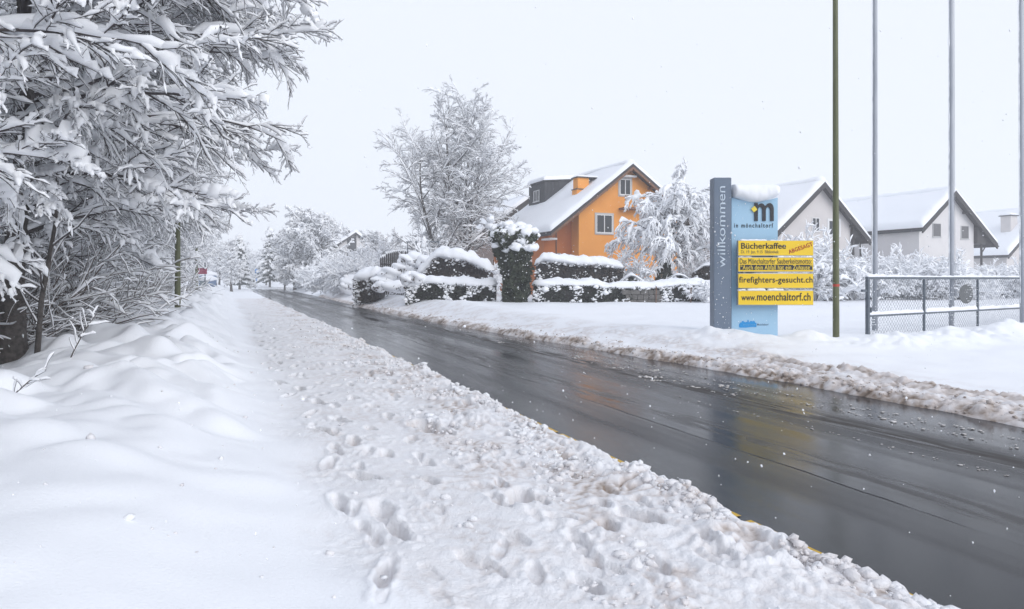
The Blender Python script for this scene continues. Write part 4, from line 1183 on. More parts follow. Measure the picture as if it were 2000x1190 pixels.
def build_right_houses():
    # first pale house: gable apex near px 1612
    b = apex_base(1612, 52.0)
    root, ro, zr = gable_house("gabled_house", "pale gabled house behind the olive lamp pole, its snowy roof partly behind the blue panel", b, "cream_plaster",
                               -4.9, 3.3, 0.6, 10.5, 0.0, (-5.6, 4.5), (4.85, 4.85), (0.0, 9.16), 0.0, 11.0, 0.36, "dark_wood", 0.24, 21)
    window(root, front(0.6), -0.35, 5.4, 0.75, 1.05, "white_frame", "glass")
    window(root, front(0.6), 1.55, 5.15, 1.15, 1.15, "white_frame", "glass", surround="white_frame")
    window(root, front(0.6), -2.9, 2.3, 1.1, 1.1, "white_frame"); window(root, front(0.6), 1.2, 2.2, 0.8, 1.1, "white_frame")
    a = Acc(); a.hexa([(3.302, 0.3, 5.1), (4.6, 0.3, 5.0), (4.6, 9.5, 5.0), (3.302, 9.5, 5.1), (3.302, 0.3, 6.0), (4.6, .3, 5.02), (4.6, 9.5, 5.02), (3.302, 9.5, 6.0)])
    a.box(3.303, 3.45, 0.35, 0.5, 3.6, 5.09); a.build("eave_cladding", "dark_wood", ro)
    a = Acc(); a.rod([(4.3, 0.5, 0.0), (4.3, 0.5, 4.7)], 0.08, 8); a.build("porch_post", "dark_wood", root, True)
    # second pale house
    b = apex_base(1868, 56.0)
    root, ro, zr = gable_house("shuttered_house", "pale gabled house with dark closed shutters between the second and third flagpoles", b, "white_plaster",
                               -3.62, 3.07, 0.6, 11.0, 0.0, (-3.95, 5.85), (5.3, 4.75), (0.0, 9.0), 0.0, 11.4, 0.38, "dark_wood", 0.24, 22)
    for (u, z) in ((-1.55, 5.2), (1.9, 5.1)):
        w = window(root, front(0.6), u, z, 0.98, 1.1, "grey_surround", "shutter", False, fw=0.04)
    window(root, front(0.6), 0.3, 4.65, 0.32, 0.85, "grey_surround", mullion=False); window(root, front(0.6), 1.25, 3.2, 0.5, 0.55, "grey_surround", mullion=False)
    a = Acc(); a.hexa([(3.075, 0.3, 4.75), (5.1, 0.3, 4.72), (5.1, 9.5, 4.72), (3.075, 9.5, 4.75), (3.075, 0.3, 6.1), (5.1, .3, 4.74), (5.1, 9.5, 4.74), (3.075, 9.5, 6.1)])
    a.build("eave_cladding", "dark_wood", ro)
    a = Acc(); a.rod([(3.9, 0.5, 0.0), (3.9, 0.5, 4.7)], 0.09, 8); a.rod([(3.9, 0.5, 3.9), (4.6, 0.5, 4.7)], 0.05, 8); a.build("porch_post", "dark_wood", root, True)
    # third house, mostly roof
    b = apex_base(2046, 78.0)
    root, ro, zr = gable_house("snowy_roofed_house", "far house that is nearly all snowy roof with a chimney, at the right edge", b, "cream_plaster",
                               -6.3, 6.3, 0.6, 9.0, 0.0, (-6.9, 4.4), (6.9, 4.4), (0.0, 9.7), 0.0, 9.6, 0.42, "dark_wood", 0.22, 23)
    a = Acc(); a.box(-4.1, -2.9, 1.5, 2.6, 6.2, 8.95); ch = a.build("chimney", "cream_plaster", root)
    a = Acc(); a.box(-4.25, -2.75, 1.35, 2.75, 8.952, 9.05); a.build("chimney_cap", "zinc_cladding", ch)
    a = Acc(); a.add(*cap_along(line((-4.25, 2.05, 9.05), (-2.75, 2.05, 9.05), 16), 1.3, .3, np.random.default_rng(2), 12, .2, .02, .3)); a.build("snow_cap", "roof_snow", ch, True)
    # house behind the two big trees
    b = apex_base(1036, 68.0)
    root, ro, zr = gable_house("taupe_house", "grey brown house half hidden behind the two tall snowy trees", b, "taupe_plaster",
                               -6.6, 6.6, 0.6, 9.0, 0.0, (-7.3, 4.75), (7.3, 4.75), (0.0, 9.9), 0.0, 9.6, 0.36, "dark_wood", 0.35, 24)
    window(root, front(0.6), -3.2, 2.4, 1.3, 1.3, "grey_surround")
    # white house with the dark band, far left
    b = apex_base(695, 112.0)
    root, ro, zr = gable_house("banded_house", "small white house with dark band up its gable, beside the far snowy trees", b, "white_plaster",
                               -3.6, 1.6, 0.4, 9.0, 0.0, (-4.1, 6.6), (1.75, 8.1), (0.0, 9.4), 0.0, 9.4, 0.36, "dark_wood", 0.12, 25)
    a = Acc(); a.hexa([(-1.35, 0.33, 4.5), (0.15, 0.33, 4.5), (0.15, 0.398, 4.5), (-1.35, 0.398, 4.5), (-1.35, .33, 8.2), (0.15, .33, 8.95), (0.15, .398, 8.95), (-1.35, .398, 8.2)])
    a.build("gable_panel", "zinc_cladding", root)
    a = Acc(); a.box(-1.0, -0.5, 3, 3.6, 8.6, 9.9); a.build("chimney", "zinc_cladding", root)
    # roof edge peeping between the weeping tree and the slate bar
    b = apex_base(1440, 62.0)
    root, ro, zr = gable_house("distant_house", "pale house seen in the gap between the weeping tree and slate bar", b, "white_plaster",
                               -2.2, 6.0, 0.6, 9.0, 0.0, (-2.9, 4.9), (6.6, 3.9), (1.8, 7.6), 0.0, 9.4, 0.36, "dark_wood", 0.2, 26)
    a = Acc(); a.rod([(-2.3, 0.45, 0.0), (-2.3, 0.45, 4.3), (-2.75, 0.3, 4.9)], 0.07, 8); a.build("rain_pipe", "dark_wood", root, True)
build_right_houses()
# ------------------------------------------------------------------ garden trees, hedges and shrubs
def fz(x, y): return gz(x, y)

# two tall bare trees in the garden
TALL = dict(H=15.5, r0=0.34, trunks=[(0, 0, (-0.03, 0), 15.5), (0.05, 0, (0.20, 0.06), 13.0), (-0.05, 0.05, (-0.22, -0.05), 12.5)], lr=0.017, limbs=15, u0=0.20, el=24, el_sd=14, el_top=42, Ll=7.0,
            shape=([0, 0.2, 0.5, 0.8, 1.0], [0.8, 1.0, 1.0, 0.75, 0.45]), t1=(0.010, -0.004), rs=(0.060, 0.040, 0.028, 0.018), rt=(0.026, 0.015, 0.010),
            lv=((12, 40, 0.38, (-0.01, -0.03)), (8, 36, 0.46, (-0.02, -0.04)), (3, 36, 0.42, (0, -0.03))), flat=0.15, big=0.05, wood="grey_twig", twob=0.04, cover=0.85)
def yard(px, Y): 
    x = (px - 1000) / F * Y
    return x, Y, gz(x, Y) - 0.15
x, y, z = yard(878, 54)
tree("garden_tree", "tall bare snowy tree with the thicker, left of two trunks", "tree", np.random.default_rng(201), TALL, (x, y, z), 0.4, "two tall garden trees left of the orange house", 0.88)
T2 = dict(TALL); T2["trunks"] = [(0, 0, (0.0, 0), 15.5), (0.05, 0.05, (0.30, -0.05), 13.5)]; T2["limbs"] = 17; T2["r0"] = 0.26; T2["el"] = 30
x, y, z = yard(905, 56)
tree("garden_tree", "tall bare snowy tree with the slimmer, right of two trunks", "tree", np.random.default_rng(202), T2, (x, y, z), -0.5, "two tall garden trees left of the orange house", 0.93)

# weeping tree before the orange house
WEEP = dict(H=5.0, r0=0.27, trunks=[(0, 0, (0.10, 0), 5.0)], limbs=27, u0=0.42, el=30, el_sd=15, el_top=25, Ll=4.1, shape=([0, 0.5, 1.0], [0.9, 1.0, 0.8]),
            t1=(0.0, -0.11), rs=(0.07, 0.048, 0.034, 0.026), rt=(0.016, 0.01, 0.007), lv=((11, 46, 0.44, (-0.14, -0.2)), (8, 30, 0.45, (-0.12, -0.16)), (3, 28, 0.5, (-0.06, -0.08))), flat=0.3, big=0.1)
x, y, z = yard(1292, 42)
weep = tree("weeping_tree", "weeping snowy tree with dark ivy trunk in front of the orange house", "tree", np.random.default_rng(203), WEEP, (x, y, z), 0.0, None, 1.10)
g = np.random.default_rng(204)
n = 1500
hh = g.random(n) ** 0.8 * 3.0; an = g.uniform(0, 6.28, n); rr = (0.62 - 0.13 * hh) * np.sqrt(g.uniform(0.4, 1, n))
a = Acc(); a.add(*quads_at(np.stack([0.10 * hh + rr * np.cos(an), rr * np.sin(an), hh], 1), 0.10, g)); a.build("ivy", "yew", weep)
# low spreading shrub in front of the wall
def shrub_spec(L=1.9, stems=16, rs=0.04, droop=-0.10, n2=9, n3=5):
    return dict(stems=stems, L=L, rs=rs, droop=droop, n2=n2, n3=n3)
def shrub(name, label, g, sp, loc, wood="twig", group=None, scale=1.0, rotz=0.0, cat="shrub", el=62, cover=1.0):
    root = thing(name, label, cat, loc, rotz, group); root.scale = (scale,) * 3
    n = sp["stems"]; az = np.arange(n) * 2.399 + g.normal(size=n) * .4; e = R_(el) + R_(16) * g.normal(size=n)
    D = np.stack([np.cos(az) * np.cos(e), np.sin(az) * np.cos(e), np.sin(e)], 1)
    P0 = np.stack([0.15 * np.cos(az), 0.15 * np.sin(az), np.full(n, -0.15)], 1)
    C = Acc(); SN = Acc()
    P1 = grow_paths(g, P0, D, sp["L"] * g.uniform(0.7, 1.2, n), 10, 0.08, 0.0, sp["droop"]); R1 = taper(np.full(n, 0.022), 0.006, 10)
    C.add(*tube(P1, R1, 5)); SN.add(*snow_on(g, P1, R1, sp["rs"] * 1.4, 6, 0.5, 0.2, 1.15, cover))
    pr = (P1, R1, np.full(n, sp["L"]))
    for lv, (nc, ra) in enumerate(((sp["n2"], .42), (sp["n3"], .45))):
        p, d, r, u = children(g, pr[0], pr[1], nc, 0.2, 0.98, 42, 12, 0.1, 0.1)
        Lc = np.repeat(pr[2], nc) * ra * g.uniform(0.5, 1.2, len(p)); N = 6 - lv
        Pc = grow_paths(g, p, d, Lc, N, 0.12, -0.02, sp["droop"]); Rc = taper(np.minimum(r * .7, 0.010 - .004 * lv), 0.004, N)
        C.add(*tube(Pc, Rc, 3)); SN.add(*snow_on(g, Pc, Rc, sp["rs"] * (1 - .22 * lv), 5, 0.5, 0.15, 1.15, cover))
        pr = (Pc, Rc, Lc)
    C.build("stems", wood, root, True); SN.build("snow_cover", "tree_snow", root, True)
    return root
x, y, z = yard(1222, 41)
shrub("arching_shrub", "pale frosted shrub below the weeping tree, against the orange wall", np.random.default_rng(205), shrub_spec(3.2, 22, 0.036, -0.13, 10, 7), (x, y, z), "grey_twig", None, 0.82, 0, el=68)

# hedges -----------------------------------------------------------------
def hedge(name, label, pts, height, depth, g, leaf="evergreen", leaf_n=900, leaf_s=0.07, snow_t=0.35, specks=500, group=None, top=None, cat="hedge", core=0.72):
    """pts: centre line on the ground (n,3); a core of dark branches, leaves all round it, snow lodged in it and a thick cap"""
    P = np.asarray(pts, float); n = len(P)
    o = P.mean(0)
    root = thing(name, label, cat, (o[0], o[1], 0), 0, group)
    P = P - np.array([o[0], o[1], 0])
    H = np.broadcast_to(np.asarray(height, float), (n,))
    T = nrm(np.gradient(P, axis=0)); side = np.stack([-T[:, 1], T[:, 0], np.zeros(n)], 1)
    L = np.concatenate([[0], np.cumsum(np.linalg.norm(np.diff(P, axis=0), axis=1))])
    def locate(u, s, h):
        x = np.stack([np.interp(u, L, P[:, k]) for k in range(3)], 1); sd = np.stack([np.interp(u, L, side[:, k]) for k in range(3)], 1)
        hh = np.interp(u, L, H)
        return x + sd * s[:, None] * depth * 0.5 + np.array([0, 0, 1.0]) * (h * hh)[:, None], hh
    # core
    k = 10; M = max(8, int(L[-1] / 0.25)); us = np.linspace(0.05, L[-1] - 0.05, M)
    al = np.linspace(0, 2 * math.pi, k, endpoint=False)
    A, U = np.meshgrid(al, us)
    ss = np.sign(np.cos(A)) * np.abs(np.cos(A)) ** .5 * core; hv = 0.5 + 0.5 * np.sign(np.sin(A)) * np.abs(np.sin(A)) ** .5 * 0.9
    V, _ = locate(U.ravel(), (ss * (1 + .25 * noise(U * 2, A * 2, 3))).ravel(), hv.ravel())
    i = np.arange(M - 1)[:, None] * k; j = np.arange(k)[None]; j2 = (j + 1) % k
    a = Acc(); a.add(V, np.stack([i + j, i + j2, i + k + j2, i + k + j], -1).reshape(-1, 4))
    a.add(V.reshape(M, k, 3)[0], [(0, 1, 8, 9), (1, 2, 7, 8), (2, 3, 6, 7), (3, 4, 5, 6)]); a.add(V.reshape(M, k, 3)[-1], [(0, 1, 8, 9), (1, 2, 7, 8), (2, 3, 6, 7), (3, 4, 5, 6)])
    a.build("branches", "dark_wood", root, True)
    m = int(leaf_n * L[-1])
    u = g.uniform(0, L[-1], m); face = g.random(m)
    s = np.where(face < 0.62, -1, np.where(face < 0.78, 1, g.uniform(-1, 1, m))) * g.uniform(0.72, 1.06, m)
    h = np.where(face < 0.78, g.random(m), g.uniform(0.88, 1.03, m))
    s = s * (1 + 0.22 * noise(u * 1.3, h * 2.5, 5))
    C, hh = locate(u, s, h)
    keep = noise(u * 1.9, h * hh * 2.2 + s, 9) > -0.55
    a = Acc(); a.add(*quads_at(C[keep], leaf_s, g)); a.build("foliage", leaf, root)
    # snow lodged among the leaves
    m = int(specks * L[-1])
    u = g.uniform(0, L[-1], m); h = g.random(m) ** 0.9; s = -g.uniform(0.85, 1.12, m) * (1 + 0.22 * noise(u * 1.3, h * 2.5, 5))
    C, hh = locate(u, s, h)
    cl = noise(u * 1.5, h * hh * 1.5, 11) + 0.6 * noise(u * 4, h * hh * 4, 12) > 0.02
    C = C[cl]; r = 0.034 * np.exp(0.5 * g.normal(size=len(C)))
    V, Q = blobs(C, np.stack([r * 1.3, r * 1.1, r * .8], 1), 1, 0.25, g)
    o2 = np_mesh("snow_in_leaves", V, Q, "tree_snow", root); o2["kind"] = "stuff"
    M = max(16, int(L[-1] / 0.09)); us = np.linspace(-0.05, L[-1] + 0.05, M)
    Cc, hh = locate(np.clip(us, 0, L[-1]), np.zeros(M), np.full(M, 1.0))
    Cc += T[0] * np.minimum(us, 0)[:, None] + T[-1] * np.maximum(us - L[-1], 0)[:, None]
    a = Acc(); a.add(*cap_along(Cc, depth * 1.12, snow_t if top is None else np.interp(us, L, top), g, 20, 0.48, 0.36, 0.5, 1.1)); a.build("snow_cap", "roof_snow", root, True)
    return root

def row(pxs, Ys, zb=None, n=40):
    pxs = np.asarray(pxs, float); Ys = np.asarray(Ys, float)
    t = np.linspace(0, len(pxs) - 1, n)
    Y = np.interp(t, np.arange(len(pxs)), Ys); px = np.interp(t, np.arange(len(pxs)), pxs)
    X = (px - 1000) / F * Y
    z, _, _ = terrain(X, Y)
    return np.stack([X, Y, z - 0.08], 1)
gh = np.random.default_rng(300)
# front low hedge
hedge("low_hedge", "low clipped hedge with a snow cap, left of the dark ivy clad yew", row([797, 880, 970], [36.6, 36.2, 36.0]), 0.98, 1.1, gh, "evergreen", 420, 0.075, 0.34, 230, "low clipped hedges along the garden edge")
hedge("low_hedge", "long low clipped hedge with a snow cap, between the yew and the slate bar", row([1040, 1130, 1250, 1398], [36.0, 36.0, 36.0, 36.2]), [1.0] * 18 + [0.86] * 12 + [0.95] * 10, 1.0, gh, "evergreen", 420, 0.075, 0.27, 200, "low clipped hedges along the garden edge")
# tall hedges behind
hp = row([822, 860, 905, 962], [40.5, 40.2, 40, 39.8])
hedge("tall_hedge", "tall rounded brown hedge under a thick snow cap, left of the yew", hp, np.interp(np.linspace(0, 1, 40), [0, .2, .35, .7, 1], [1.4, 2.0, 2.65, 2.45, 1.75]), 1.9, gh, "beech", 520, 0.085, 0.5, 150)
hp = row([1046, 1100, 1160, 1215], [40.2, 40, 40, 40])
hedge("tall_hedge", "tall dark hedge under snow in front of the ochre and orange walls", hp, np.interp(np.linspace(0, 1, 40), [0, .1, .4, .8, 1], [2.1, 2.45, 2.25, 2.1, 1.9]), 1.8, gh, "beech", 520, 0.085, 0.42, 190)
hp = row([1205, 1232, 1262], [38.8, 38.6, 38.6])
hedge("evergreen_bush", "snow speckled evergreen bush just left of the ivy trunk", hp, np.interp(np.linspace(0, 1, 40), [0, .5, 1], [0.9, 1.5, 0.9]), 1.5, gh, "evergreen", 480, 0.085, 0.16, 420, None, None, "shrub")
hp = row([1300, 1322, 1345], [38.8, 38.6, 38.6])
hedge("evergreen_bush", "green evergreen bush just right of the ivy trunk", hp, np.interp(np.linspace(0, 1, 40), [0, .5, 1], [1.0, 1.55, 1.2]), 1.5, gh, "yew", 520, 0.085, 0.12, 200, None, None, "shrub")
hp = row([1352, 1375, 1400], [40, 39.8, 39.6])
hedge("brown_bush", "brown twiggy bush beside the slate bar's left edge", hp, np.interp(np.linspace(0, 1, 40), [0, .5, 1], [1.6, 2.05, 2.1]), 1.5, gh, "beech", 640, 0.09, 0.16, 70, None, None, "shrub")
# clipped block and snow buried bushes at the garden corner
hp = row([703, 725, 748], [44, 43.6, 43.4])
hedge("clipped_bush", "squarish brown bush with a puffy snow cap, at the hedge row's road end", hp, [1.7] * 40, 1.6, gh, "beech", 560, 0.085, 0.62, 260, None, None, "shrub")
def snow_mound(name, label, lumps, g, group=None, twigs=True):
    c = np.mean([l[:3] for l in lumps], 0)
    root = thing(name, label, "shrub", (c[0], c[1], 0), 0, group)
    C = np.array([l[:3] for l in lumps]) - (c[0], c[1], 0); Sc = np.array([l[3:] for l in lumps])
    V, Q = blobs(C, Sc, 4, 0.13, g, 1.2)
    np_mesh("snow_cover", V, Q, "roof_snow", root)
    if twigs:
        m = 60 * len(lumps)
        k = g.integers(0, len(lumps), m); a = nrm(g.normal(size=(m, 3)) * (1, 1, .4) + (0, -.6, -.55))
        CC = C[k] + a * Sc[k] * 0.97
        a2 = Acc(); a2.add(*quads_at(CC, 0.09, g)); a2.build("foliage", "beech", root)
    return root
def lump(px, py, Y, rx, ry, rz): return tuple(at(px, py, Y)) + (rx, ry, rz)
snow_mound("buried_bush", "sloping bush bowed right down under heavy snow, left of the tall brown hedge", [lump(752, 548, 42, .85, .8, .42), lump(766, 535, 42, .8, .8, .45), lump(782, 524, 42, .6, .7, .42), lump(742, 560, 41.5, .5, .6, .35)], gh)
snow_mound("buried_bush", "blocky snow buried bush directly against the tall brown hedge", [lump(795, 508, 42, .55, .7, .40), lump(812, 512, 42, .75, .7, .62), lump(830, 512, 41.6, .55, .6, .42), lump(800, 528, 42, .5, .6, .6)], gh)
snow_mound("buried_bush", "low snow buried bush at the end of the left low hedge", [lump(802, 545, 36.4, .55, .6, .40), lump(816, 544, 36.3, .5, .6, .36), lump(773, 560, 39, .8, .6, .35)], gh)
gm = np.random.default_rng(301)
MB = [(590, 556, 100, 1.0, .9, .55, "rounded snow buried bush at the corner where the side road turns off"),
      (617, 558, 88, 1.3, .9, .55, "long low snow buried bush, second along the verge from the side road"),
      (640, 558, 80, 1.2, .9, .6, "snow buried bush on the verge below the green tube"),
      (664, 562, 66, 1.0, .8, .65, "snow buried bush on the verge short of the clipped brown bush"),
      (686, 556, 56, 1.0, .8, .75, "plump snow buried bush next to the clipped brown bush")]
for (px, py, Y, rx, ry, rz, lab) in MB:
    snow_mound("buried_bush", lab, [lump(px, py, Y, rx, ry, rz), lump(px + 6, py + 2, Y, rx * .7, ry, rz * .7), lump(px - 7, py + 3, Y, rx * .6, ry, rz * .6)], gm, None)

# ivy clad yew column
def build_yew():
    g = np.random.default_rng(310)
    x, y, z = yard(1003, 35.2)
    root = thing("yew_column", "dark green ivy clad column tree with lumps of snow on its head", "tree", (x, y, z))
    a = Acc(); a.rod([(0, 0, -0.3), (0.03, 0, 1.5), (0, 0.02, 3.6)], [0.22, 0.16, 0.06], 10); a.build("trunk", "bark", root, True)
    def wid(h): return np.interp(h, [0, 0.6, 1.5, 2.4, 3.1, 3.7, 4.1], [0.60, 0.62, 0.64, 0.80, 1.0, 0.98, 0.45])
    n = 11500
    h = g.random(n) * 4.0; an = g.uniform(0, 6.28, n)
    r = wid(h) * (0.55 + 0.5 * g.random(n) ** .4) * (1 + 0.50 * noise(an * 1.4, h * 1.3, 4))
    keep = noise(an * 2.2, h * 2.4, 6) > -0.45
    C = np.stack([r * np.cos(an), r * np.sin(an), h], 1)[keep]
    C = C + np.array([0.10, 0, 0]) * np.sin(C[:, 2:3] * 1.2)
    a = Acc(); a.add(*quads_at(C, 0.11, g)); a.build("foliage", "yew", root)
    k = []; sc = []
    for i in range(170):
        hh = g.uniform(2.75, 4.05); an = g.uniform(0, 6.28); rr = wid(hh) * g.uniform(0.5, 1.12)
        k.append((rr * math.cos(an) + .05, rr * math.sin(an), hh + .08)); s = g.uniform(0.07, 0.25); sc.append((s * 1.3, s * 1.25, s * .85))
    for i in range(26):
        an = g.uniform(0, 6.28); rr = 0.75 * math.sqrt(g.random()); k.append((rr * math.cos(an), rr * math.sin(an), 3.95 - .35 * rr + .1 * g.random())); s = g.uniform(.22, .34); sc.append((s * 1.2, s * 1.2, s * .75))
    for i in range(8):
        k.append((-0.85 + .2 * g.normal(), -.2 + .2 * g.normal(), 4.15 + .18 * g.normal())); sc.append((.2, .2, .16))
    V, Q = blobs(k, sc, 2, 0.2, g, 1.4); np_mesh("snow_cover", V, Q, "roof_snow", root)
    n = 150
    h = 2.6 * g.random(n); an = g.uniform(2.4, 7.0, n); r = wid(h) * 1.02 * (1 + .3 * noise(an * 1.6, h * 1.6, 4)); s = g.uniform(.015, .04, n)
    V, Q = blobs(np.stack([r * np.cos(an), r * np.sin(an), h], 1), np.stack([s * 1.2, s * 1.2, s * .8], 1), 1, .2, g)
    o = np_mesh("snow_in_leaves", V, Q, "tree_snow", root); o["kind"] = "stuff"
build_yew()

# far trees --------------------------------------------------------------
FAR = dict(H=9.5, r0=0.26, trunks=[(0, 0, (0.02, 0), 9.5)], limbs=38, u0=0.14, el=36, el_sd=18, el_top=30, Ll=4.6,
           shape=([0, 0.2, 0.5, 0.8, 1.0], [0.7, 1.0, 0.95, 0.7, 0.35]), t1=(0.0, -0.05), rs=(0.11, 0.085, 0.065, 0.05), rt=(0.03, 0.022, 0.016),
           lv=((12, 45, 0.42, (-0.02, -0.07)), (7, 42, 0.46, (-0.03, -0.08)), (2, 40, 0.5, (0, -0.05))), flat=0.2, big=0.12, cover=0.6)
FAR2 = dict(FAR); FAR2["Ll"] = 3.6; FAR2["H"] = 8.0; FAR2["trunks"] = [(0, 0, (0.0, 0.02), 8.0)]; FAR2["el"] = 48; FAR2["limbs"] = 32
far_a = far_b = None
FT = [ # px, Y, scale, kind, label
    (576, 100, 0.95, 'a', "dense snowy tree on the left side of the far clump by the blue sign"), (600, 97, 1.08, 'a', "tallest dense snowy tree, middle of the far clump across the road"),
    (632, 95, 0.98, 'a', "dense snowy tree on the right side of the far clump, near the banded house"), (556, 112, 0.66, 'b', "smaller snowy tree at the clump's road end, behind the blue sign"),
    (452, 86, 0.72, 'b', "small snowy street tree with a dark slim trunk, standing on the pavement edge"), (428, 112, 0.75, 'b', "small snowy street tree, second along the pavement edge"),
    (470, 175, 1.05, 'a', "faint snowy tree far down the road, right of the street trees"), (495, 190, 1.0, 'b', "faint snowy tree at the far end of the road, left of the island sign"),
    (520, 170, 0.9, 'a', "faint snowy tree just beyond the blue sign"), (405, 130, 1.1, 'a', "snowy tree far along the pavement, above the maroon board"),
    (440, 205, 1.15, 'b', "faint snowy tree closing the view at the very end of the pavement"), (375, 95, 1.0, 'a', "snowy tree past the second olive pole, left of the cabinet"),
    (716, 84, 0.50, 'b', "snowy tree in front of the banded house, its right half hidden"), (735, 74, 0.62, 'a', "snowy tree left of the scalloped dark fence"),
    (775, 76, 0.66, 'b', "snowy tree right behind the scalloped dark fence"), (812, 72, 0.60, 'b', "snowy tree between the scalloped fence and two tall trees"), (664, 92, 0.36, 'a', "small snowy tree below the banded house's eave"),
    (1400, 74, 0.55, 'b', "snowy tree half hidden behind the slate bar")]
for (px, Y, sc, kd, lab) in FT:
    x = (px - 1000) / F * Y; z = gz(x, Y) - 0.1
    if kd == 'a':
        if far_a is None: far_a = tree("snowy_tree", lab, "tree", np.random.default_rng(401), FAR, (x, Y, z), 0.3, "far snowy trees", sc)
        else: copy_thing(far_a, (x, Y, z), px * 0.37, sc, lab, "far snowy trees")
    else:
        if far_b is None: far_b = tree("snowy_tree", lab, "tree", np.random.default_rng(402), FAR2, (x, Y, z), 0.3, "far snowy trees", sc)
        else: copy_thing(far_b, (x, Y, z), px * 0.37, sc, lab, "far snowy trees")

# spruces
def spruce(name, label, g, loc, H=9.0, scale=1.0):
    root = thing(name, label, "tree", loc); root.scale = (scale,) * 3
    a = Acc(); a.rod([(0, 0, -.4), (0, 0, H * .6), (0, 0, H)], [.2, .11, .02], 8); a.build("trunk", "bark", root, True)
    n = 110; h = np.linspace(0.1, .97, n) * H; az = np.arange(n) * 2.399; L = 0.30 * (H - h) * g.uniform(.75, 1.15, n) + .15
    D = np.stack([np.cos(az), np.sin(az), np.full(n, .12)], 1)
    P = grow_paths(g, np.stack([0 * h, 0 * h, h], 1), D, L, 8, .05, -.05, -.08)
    C = Acc(); SN = Acc()
    SN.add(*snow_on(g, P, np.full(P.shape[:2], .02), .16, 7, .5, .4, 0.8))
    u = g.random((n, 60)); i = np.minimum((u * 7).astype(int), 6); b = np.arange(n)[:, None]; w = (u * 7 - i)[..., None]
    Q = P[b, i] * (1 - w) + P[b, i + 1] * w; Q = Q + g.normal(size=Q.shape) * (.14, .14, .06) - (0, 0, .08)
    C.add(*quads_at(Q.reshape(-1, 3), .13, g)); C.build("foliage", "spruce", root); SN.build("snow_cover", "tree_snow", root, True)
    return root
for (px, Y, H, lab) in ((527, 118, 10.0, "slim pointed snowy spruce left of the far clump"), (637, 104, 11.2, "dark topped snowy spruce rising at the clump's right, by the banded house"), (468, 105, 8.0, "snowy spruce standing behind the street tree")):
    x = (px - 1000) / F * Y
    spruce("spruce_tree", lab, np.random.default_rng(px), (x, Y, gz(x, Y)), H)

# shrubs: garden row on the left, in front of the pale houses, and the wood's undergrowth
sh_a = shrub("snowy_shrub", "snowy arching shrub by the side road, left of the green tube", np.random.default_rng(501), shrub_spec(2.6, 22, 0.055, -0.12, 11, 6), (0, 0, 0), "twig", "snow laden garden shrubs", 1.0)
sh_b = shrub("snowy_shrub", "snowy upright shrub behind the yellow boards", np.random.default_rng(502), shrub_spec(2.9, 26, 0.05, -0.06, 12, 6), (0, 0, 0), "grey_twig", "snow laden garden shrubs", 1.0)
used = {"a": False, "b": False}
SH = [(612, 92, 1.05, 'a', "snowy arching shrub across the road, first right of the island sign"), (630, 86, 1.15, 'a', "snowy arching shrub across the road, second right of the island sign"), (645, 90, 1.2, 'b', "snowy upright shrub behind the green tube's post"),
      (664, 70, 1.05, 'a', "snowy arching shrub under the green tube"), (683, 62, 1.0, 'a', "snowy arching shrub left of the clipped brown bush"), (700, 58, 0.9, 'b', "snowy upright shrub behind the clipped brown bush"), (585, 106, 0.9, 'b', "snowy upright shrub in the far clump's foot, left part"), (606, 102, 0.8, 'a', "snowy shrub at the far clump's foot, beside the side road"),
      (722, 64, 1.2, 'b', "snowy upright shrub left of the scalloped fence"),
      (1535, 42, 1.15, 'b', "snowy upright shrub touching the blue panel's right edge"), (1560, 40, 1.05, 'a', "snowy shrub above the web address boards' right end"), (1590, 38, 1.0, 'b', "snowy upright shrub left of the olive lamp pole"),
      (1520, 46, 1.4, 'a', "tall snowy shrub under the pale gabled roof"), (1664, 38, 0.74, 'b', "upright snowy shrub right of the olive lamp pole"),
      (1690, 42, 0.7, 'a', "snowy shrub left of the first flagpole"), (1728, 40, 0.78, 'b', "snowy shrub right of the first flagpole"), (1756, 41, 0.78, 'a', "snowy shrub in front of the side wall of the shuttered house"),
      (1785, 41, 0.82, 'b', "snowy shrub midway between first and middle flagpoles"), (1812, 40, 0.78, 'a', "snowy shrub below the left closed shutter"), (1838, 40, 0.74, 'b', "snowy shrub just left of the middle flagpole"),
      (1884, 41, 0.66, 'a', "snowy shrub right of the middle flagpole, before the pale wall"), (1962, 44, 0.74, 'a', "round snowy shrub left of the last flagpole"), (1935, 52, 0.7, 'b', "snowy shrub under the porch of the shuttered house"), (1985, 50, 0.7, 'b', "snowy shrub at the picture's right edge"),
      (1350, 44, 0.8, 'a', "snowy shrub at the foot of the pale annexe"), (1385, 46, 1.0, 'b', "snowy shrub left of the slate bar, behind the brown bush"),
      (850, 46, 1.0, 'b', "snowy shrub behind the tall brown hedge"), (930, 47, 1.0, 'a', "snowy shrub between tall brown hedge and taupe house"), (1375, 35.2, 0.42, 'a', "small wiry shrub in front of the low hedge, by the slate bar")]
for (px, Y, sc, kd, lab) in SH:
    x = (px - 1000) / F * Y; z = gz(x, Y) - .05
    src = sh_a if kd == 'a' else sh_b
    if not used[kd]:
        src.location = (x, Y, z); src.scale = (sc,) * 3; src["label"] = lab; used[kd] = True
    else:
        copy_thing(src, (x, Y, z), px * 1.7, sc, lab, "snow laden garden shrubs")

